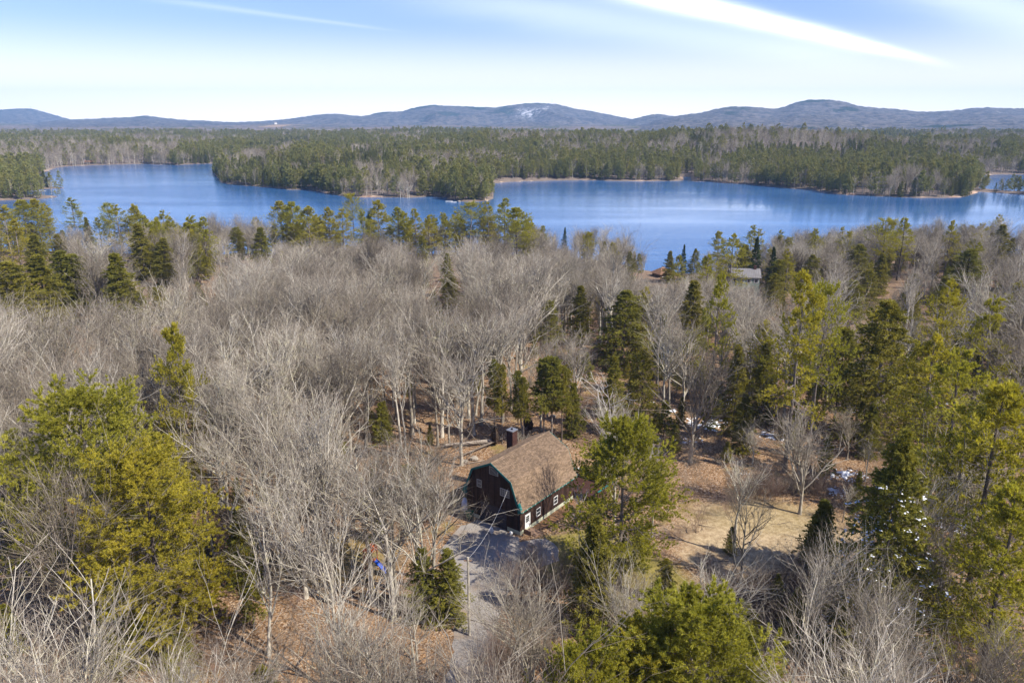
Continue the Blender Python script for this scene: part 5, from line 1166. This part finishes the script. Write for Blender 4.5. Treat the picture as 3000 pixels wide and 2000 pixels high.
# fallen logs with upturned roots, stones, brush pile
M_ROOT = plain('root_soil', (.045, .030, .022), .95, .4, 3, bump=.6); M_LOG = bark('log_bark', (.16, .13, .11), (.30, .26, .22), (.26, .27, .2), .4)
def log(name, p, q, r0, r1, label, nbr=0, seed=0, root=0.):
    rr = np.random.default_rng(seed); p = np.array(p, float); q = np.array(q, float); o = thing(name, label, 'log', tuple(p))
    n_ = 9; t = np.linspace(0, 1, n_)[:, None]; P = (q-p)*t+rr.normal(size=(n_, 3))*np.array([.08, .08, .03]); P[:, 2] = np.maximum(P[:, 2], .05)
    g = Geo(); g.tube(P[None], np.linspace(r0, r1, n_)[None], 8); put('stem', g.mesh('stem', [M_LOG]), o)
    if nbr:
        B, S = grow(rr, P[None], np.linspace(r0, r1, n_)[None], nbr, .45, 1, lambda t, L: .35*L*np.ones_like(t), 45, 5, up=.0, wig=.1, rr=.45, rtip=.2, minr=.012, flat=.35); B[..., 2] = np.maximum(B[..., 2], .03)
        B2, S2 = grow(rr, B, S, 5, .2, 1, lambda t, L: .4*L, 45, 3, up=.0, wig=.1, rr=.5, minr=.008, flat=.4); B2[..., 2] = np.maximum(B2[..., 2], .03)
        g = Geo(); g.tube(B, S, 4); g.tube(B2, S2, 3); put('branches', g.mesh('branches', [M_LOG]), o)
    if root:
        put('root_plate', lump('root_plate', root, .45, 1, 1, M_ROOT, seed+5), o, loc=(0, 0, -.1), rz=math.atan2(q[1]-p[1], q[0]-p[0]))
        B, S = grow(rr, np.array([[[0, 0, .2], [0, 0, root*1.9]]]), np.array([[.12, .1]]), 34, 0, 1, lambda t, L: root*.8*np.ones_like(t), 85, 5, up=.0, wig=.35, rr=.5, rtip=.2, minr=.02)
        g = Geo(); g.tube(B, S, 4); put('roots', g.mesh('roots', [M_ROOT]), o)
a = gz(1445, 1300); b = gz(1310, 1312)
log('fallen_log', (a[0]+.3, a[1], .45), (b[0], b[1], .25), .34, .2, 'thick fallen trunk with an upturned dark root plate left behind the barn', 3, 1, 1.25)
a = gz(1548, 1262); b = gz(1352, 1348)
log('fallen_log', (a[0], a[1], .5), (b[0]-1, b[1]-.5, .15), .22, .08, 'long thin fallen tree with its limbs in a tangle left of the barn roof', 9, 2, 1.0)
a = gz(1325, 1362); log('fallen_branch', (*gz(1420, 1350), .1), (*gz(1300, 1375), .1), .07, .03, 'loose grey branch lying below the long fallen tree', 8, 4)
log('fallen_log', (*gz(1452, 1262), .2), (*gz(1392, 1232), .9), .12, .06, 'broken leaning stem behind the thick fallen trunk', 3, 5)
M_STONE = plain('grey_stone', (.30, .26, .21), .9, .25, 4, bump=.4)
for i, (px, py, r, lab) in enumerate(((1363, 1354, .42, 'rounded grey stone at the tip of the fallen tree'), (1390, 1347, .55, 'larger grey stone right of the tip of the fallen tree'), (1592, 1262, .4, 'pale stone behind the barn ridge beside the roots'), (1340, 1498, .35, 'brown stone by the left corner of the barn'), (1560, 1600, .3, 'small stone at the foot of the entry steps'), (1620, 1222, .45, 'pale mossy stone stacked by the hemlock poles'))):
    x, y = gz(px, py); solo('stone', lump('stone', r, 1.1, .9, .7, M_STONE, i), lab, 'stone', (x, y, -.1))
# brush heap below the clearing: a mound of cut brush
x, y = gz(2290, 1745); hp = np.random.default_rng(6); g = Geo(); n_ = 2600
an = hp.random(n_)*6.28; ra = np.sqrt(hp.random(n_))*3.0; hgt = 1.9*(1-(ra/3.1)**2).clip(0)*hp.random(n_)**.4
c0 = np.stack([ra*np.cos(an)*1.25, ra*np.sin(an), hgt+.1], 1); dd = hp.normal(size=(n_, 3))*np.array([1, 1, .35]); dd = nrm(dd)*(.6+.8*hp.random(n_))[:, None]
Pm = np.stack([c0-dd/2, c0+dd/2], 1); Pm[..., 2] = np.maximum(Pm[..., 2], .02); g.tube(Pm, np.full((n_, 2), .016), 3)
o = put('brush_pile', g.mesh('brush_pile', [plain('purplish_brush', (.13, .08, .07), .95, .3, 2)]), None, (x, y, 0), label='rounded heap of purplish brown brush below the tan clearing', category='brush heap')
# fallen sticks and leaf clumps on the open floor
g = Geo(); n_ = 900; rr = np.random.default_rng(15); X = rr.uniform(-32, 45, n_); Y = rr.uniform(58, 118, n_); an = rr.random(n_)*6.28; L_ = rr.uniform(.4, 2.2, n_)
ok = ~((np.abs(X-3.5) < 8.5) & (np.abs(Y-81) < 8)) & ~((X > -6) & (X < 9) & (Y > 60) & (Y < 76)); X, Y, an, L_ = X[ok], Y[ok], an[ok], L_[ok]
Zg = ground(X, Y)+.05; P0 = np.stack([X, Y, Zg], 1); P1 = P0+np.stack([np.cos(an)*L_, np.sin(an)*L_, rr.uniform(-.02, .22, len(X))], 1)
g.tube(np.stack([P0, P1], 1), np.stack([rr.uniform(.015, .05, len(X)), np.full(len(X), .012)], 1), 4)
put('fallen_sticks', g.mesh('fallen_sticks', [MB_TWIG]), kind='stuff', label='grey sticks strewn over the leaf litter')
# snow
def snow(px, py, rx, ry, n, seed):
    n = int(n*2.2); rx *= .85; ry *= .85
    cx, cy = gz(px, py); rr = np.random.default_rng(seed); V = []; Fc = []
    for k in range(n):
        a = rr.random()*6.28; q = math.sqrt(rr.random()); x = cx+q*rx*math.cos(a); y = cy+q*ry*math.sin(a); z = 0.
        s = (.22+.78*rr.random()**3)*min(rx, ry)*.25*(1.25-q); m = 11; b = len(V); V.append((x, y, z+.09))
        for ring, (fr_, dz) in enumerate(((.6, .085), (1., .0))):
            for i in range(m):
                t = 6.283*i/m; w_ = s*fr_*(.6+.8*vnoise(np.array([3*math.cos(t)+k*3.3+seed]), np.array([3*math.sin(t)+k]))[0]); xx, y2 = x+1.5*w_*math.cos(t), y+w_*math.sin(t)
                V.append((xx, y2, dz))
        for i in range(m):
            Fc.append((b, b+1+i, b+1+(i+1) % m)); Fc.append((b+1+i, b+1+m+i, b+1+m+(i+1) % m, b+1+(i+1) % m))
    V = np.array(V); V[:, 2] += ground(V[:, 0], V[:, 1])
    me = D.meshes.new('snow_patch'); me.from_pydata(V.tolist(), [], Fc); me.materials.append(M_SNOW); me.update()
    put('snow_patch', me, kind='stuff', label='patch of old snow on the leaf litter')
for i, a in enumerate([(2020, 1290, 2.5, 2, 10), (2330, 1310, 2.5, 1.5, 8), (2600, 1640, 2.5, 2, 12), (2520, 1700, 2, 1.5, 8), (2700, 1480, 3, 2, 12), (2900, 1650, 3, 2, 10), (2640, 1330, 3, 2, 10), (1930, 1290, 2, 1.5, 6), (2420, 1130, 4, 3, 12), (2070, 1240, 4, 3.5, 40), (2110, 1170, 3, 4, 16), (2265, 1275, 3.2, 2.5, 18), (2480, 1392, 3.2, 2.2, 34), (2455, 1440, 1.6, 2, 18), (2170, 1385, 1.6, .8, 6), (2400, 1400, 3, .8, 10), (2545, 1520, 1.8, 3, 18), (2570, 1580, 1.8, 2, 12), (2800, 1535, 3.2, 3, 26), (2860, 1500, 2, 2, 10),
                       (2740, 1180, 4, 4, 14), (2500, 1200, 3, 3, 10), (2330, 1235, 3, 2, 8), (1408, 1291, 1.0, .35, 5), (1700, 1375, 1.0, .8, 8), (2350, 1805, 2, 1, 8), (310, 1850, 1.2, .8, 6), (2900, 1980, 2, 1, 8), (1965, 1200, 3, 2, 7), (1880, 1180, 2.5, 2, 6), (2240, 1150, 2, 2, 8), (2160, 880, 5, 6, 16)]): snow(*a, i)
# ------------------------------------------------------------------ lakeside buildings
M_GROOF = plain('grey_metal_roof', (.20, .19, .187), .6, .12, .6); M_PALE = plain('pale_green_siding', (.21, .26, .22), .8, .1); M_BROOF = plain('brown_cottage_roof', (.21, .12, .075), .9, .15, .8); M_LOGW = plain('cabin_boards', (.16, .11, .08), .85, .2)
def gable_house(name, label, loc, rz, L, W, hw, hr, mw, mr, nwin=3, ribs=0, hip=False, ov=.4, frame=M_WHITE):
    o = thing(name, label, 'house', loc, rz)
    MB().box(-L/2, -W/2, -2.5, L/2, W/2, hw).build('wall', mw, o)
    if hip:
        e = [(-L/2-ov, -W/2-ov, hw), (L/2+ov, -W/2-ov, hw), (L/2+ov, W/2+ov, hw), (-L/2-ov, W/2+ov, hw)]; c = max(0.2, (L-W)/2)
        ro = MB().add(e+[(-c, 0, hw+hr), (c, 0, hw+hr)], [(0, 1, 5, 4), (1, 2, 5), (2, 3, 4, 5), (3, 0, 4), (3, 2, 1, 0)]).build('roof', mr, o)
    else:
        MB().add([(-L/2, -W/2, hw), (-L/2, W/2, hw), (-L/2, 0, hw+hr-.1), (L/2, -W/2, hw), (L/2, W/2, hw), (L/2, 0, hw+hr-.1)], [(0, 2, 1), (3, 4, 5), (0, 3, 5, 2), (1, 2, 5, 4)]).build('gable', mw, o)
        ro = None
        for s in (-1, 1):
            y1 = s*(W/2+ov); z1 = hw-hr*ov/(W/2)
            m_ = MB().add([(-L/2-ov, 0, hw+hr), (L/2+ov, 0, hw+hr), (L/2+ov, y1, z1), (-L/2-ov, y1, z1), (-L/2-ov, 0, hw+hr-.12), (L/2+ov, 0, hw+hr-.12), (L/2+ov, y1, z1-.12), (-L/2-ov, y1, z1-.12)],
                          [(0, 1, 2, 3), (7, 6, 5, 4), (0, 4, 5, 1), (1, 5, 6, 2), (2, 6, 7, 3), (3, 7, 4, 0)])
            for k in range(ribs):
                x = -L/2+(k+.5)*L/ribs; m_.bar((x, 0, hw+hr+.03), (x, y1, z1+.03), .05)
            ro = m_.build('roof', mr, o)
    for k in range(nwin):
        x = -L/2+(k+.5)*L/nwin; z = hw*.35 if hw < 5 else hw-1.9
        f = MB().box(x-.6, -W/2-.07, z, x+.6, -W/2+.0, z+1.2).build('window', frame, o); MB().box(x-.5, -W/2-.09, z+.1, x+.5, -W/2-.072, z+1.1).build('pane', M_GLASS, f)
    return o, ro
def at(px, py, y):
    d = ray(px, py); t = y/d[1]; return d[0]*t, y, CH+d[2]*t
x, y, z = at(2182, 785, 224); o, ro = gable_house('grey_roofed_cottage', 'pale green lakeside house with a ribbed grey roof', (x, y, z-8.0), -.12, 8.3, 6, 6.0, 1.9, M_PALE, M_GROOF, 4, 16)
MB().box(2.6, -.4, 6.6, 3.4, .4, 8.8).build('chimney', M_RED, ro)
x, y, z = at(1942, 782, 262); gable_house('brown_roofed_cottage', 'small lakeside cottage with a brown hipped roof, half hidden by trees', (x, y, z-5.2), .5, 5.5, 4.5, 3.2, 2.0, M_LOGW, M_BROOF, 2, hip=True, ov=.7)
x, y = gz(1383, 587, LAKE+.5); gable_house('dark_cabin', 'small dark blue-green cabin under pines on the wooded point', (x, y+4, LAKE+.6), .1, 6.5, 4, 2.4, 1.1, plain('blue_green_boards', (.02, .045, .055), .8), plain('dark_shingle', (.03, .035, .035), .8), 2)
x, y = gz(28, 573, LAKE+.5); gable_house('green_cabin', 'low cabin with a teal roof among pines on the left-hand spit', (x, y, LAKE+.6), .2, 7, 4.5, 2.6, 1.3, M_LOGW, plain('teal_roof', (.10, .22, .21), .7), 2)
x, y = gz(262, 481, LAKE+.5); gable_house('far_boathouse', 'long brown boathouse on the far left shore', (x, y+3, LAKE+.6), .05, 11, 5, 2.6, 1.6, M_LOGW, M_BROOF, 4)
x, y, z = at(808, 362, 3550); gable_house('white_farmhouse', 'tiny white farmhouse in a pale field below the far hills', (x, y, z-1), .3, 11, 7, 4.5, 3.5, M_WHITE, M_GROOF, 3)
M_FIELD = plain('dry_field', (.30, .22, .15), 1, .15, .02)
fx, fy, fz = at(795, 367, 3520)
MB().add([(fx-45, fy-60, fz-7), (fx+50, fy-60, fz-7), (fx+70, fy+110, fz+1), (fx-20, fy+110, fz+1)], [(0, 1, 2, 3)]).build('field', M_FIELD, None, kind='structure')
# docks and rocks at the points
for i, (px, py, L, lab) in enumerate(((1316, 591, 5, 'white floating dock left of the wooded point'), (1329, 593.5, 4, 'second small white float beside the wooded point'), (118, 561, 8, 'pale dock in the cove of the left-hand spit'))):
    x, y = gz(px, py, LAKE); o = thing('dock', lab, 'dock', (x, y, LAKE), .15)
    for k in range(int(L/.5)): MB().box(-L/2+k*.5, -.9, .28, -L/2+k*.5+.46, .9, .36).build('plank', M_WHITE, o)
    MB().box(-L/2, -.85, -.2, L/2, -.6, .27).box(-L/2, .6, -.2, L/2, .85, .27).build('float', M_METAL, o)
for i, (px, py, r) in enumerate(((105, 581, 1.6), (60, 583, 1.), (1388, 594, .8), (1425, 591, .9), (150, 580, .8), (1345, 592, .9))):
    x, y = gz(px, py, LAKE); solo('shore_rock', lump('shore_rock', r, 1.3, 1, .8, M_STONE, 30+i), ['broad pale rock lying on the left-hand spit', 'smaller rock left of the broad one on the spit', 'grey rock at the water below the dark cabin', 'rock at the right end of the wooded point', 'low rock near the tip of the left-hand spit', 'rock between the docks and the dark cabin'][i], 'rock', (x, y, LAKE-.2))
# masts on the far hills
for px, py0, py1, y, lab in ((1617, 290, 303, 6650, 'thin radio mast on the snowy summit'), (1137, 352, 381, 2900, 'pale lattice mast rising from the plain before the hills'), (88, 311, 318, 7950, 'tiny mast on the leftmost hill')):
    x, _, z1 = at(px, py0, y); z0 = at(px, py1, y)[2]-15; o = thing('radio_mast', lab, 'mast', (x, y, z0)); h = z1-z0; w_ = 1.5*y/6650
    for k in range(3):
        a = 2.09*k; MB().bar((w_*math.cos(a), w_*math.sin(a), 0), (w_*.5*math.cos(a), w_*.5*math.sin(a), h), .3*y/6650).build('leg', M_METAL, o)
    lt = MB(); nb = 10
    for j in range(nb):
        for k in range(3):
            a, b = 2.09*k, 2.09*(k+1); f0, f1 = 1-.5*j/nb, 1-.5*(j+1)/nb
            lt.bar((w_*f0*math.cos(a), w_*f0*math.sin(a), h*j/nb), (w_*f1*math.cos(b), w_*f1*math.sin(b), h*(j+1)/nb), .15*y/6650)
    lt.build('bracing', M_METAL, o)

# ------------------------------------------------------------------ the air between here and the hills
hz = MB().box(-12500, -200, -19, 12500, 12000, 460); m = D.materials.new('haze'); m.use_nodes = True; t = m.node_tree; t.nodes.clear()
pv = t.nodes.new('ShaderNodeVolumePrincipled'); pv.inputs['Density'].default_value = HAZE; pv.inputs['Color'].default_value = (.34, .60, 1.0, 1); pv.inputs['Anisotropy'].default_value = 0.0
ou = t.nodes.new('ShaderNodeOutputMaterial'); t.links.new(pv.outputs[0], ou.inputs['Volume'])
hz.build('haze', m, None, kind='stuff', label='thin blue air haze over the valley')
# ---- labels: where a few look-alikes share one, say which of them it is
by = {}
for o in list(COL.objects):
    if o.parent is None and o.get('category') == 'tree' and 'label' in o.keys(): by.setdefault(o['label'], []).append(o)
for lab, os_ in by.items():
    k = len(os_)
    if 2 <= k <= 4 and len(lab.split()) <= 13:
        os_.sort(key=lambda o: proj(*o.location)[0])
        wd_ = {2: ['left one', 'right one'], 3: ['left one', 'middle one', 'right one'], 4: ['leftmost', 'second from left', 'second from right', 'rightmost']}[k]
        for o, w_ in zip(os_, wd_): o['label'] = lab+', '+w_
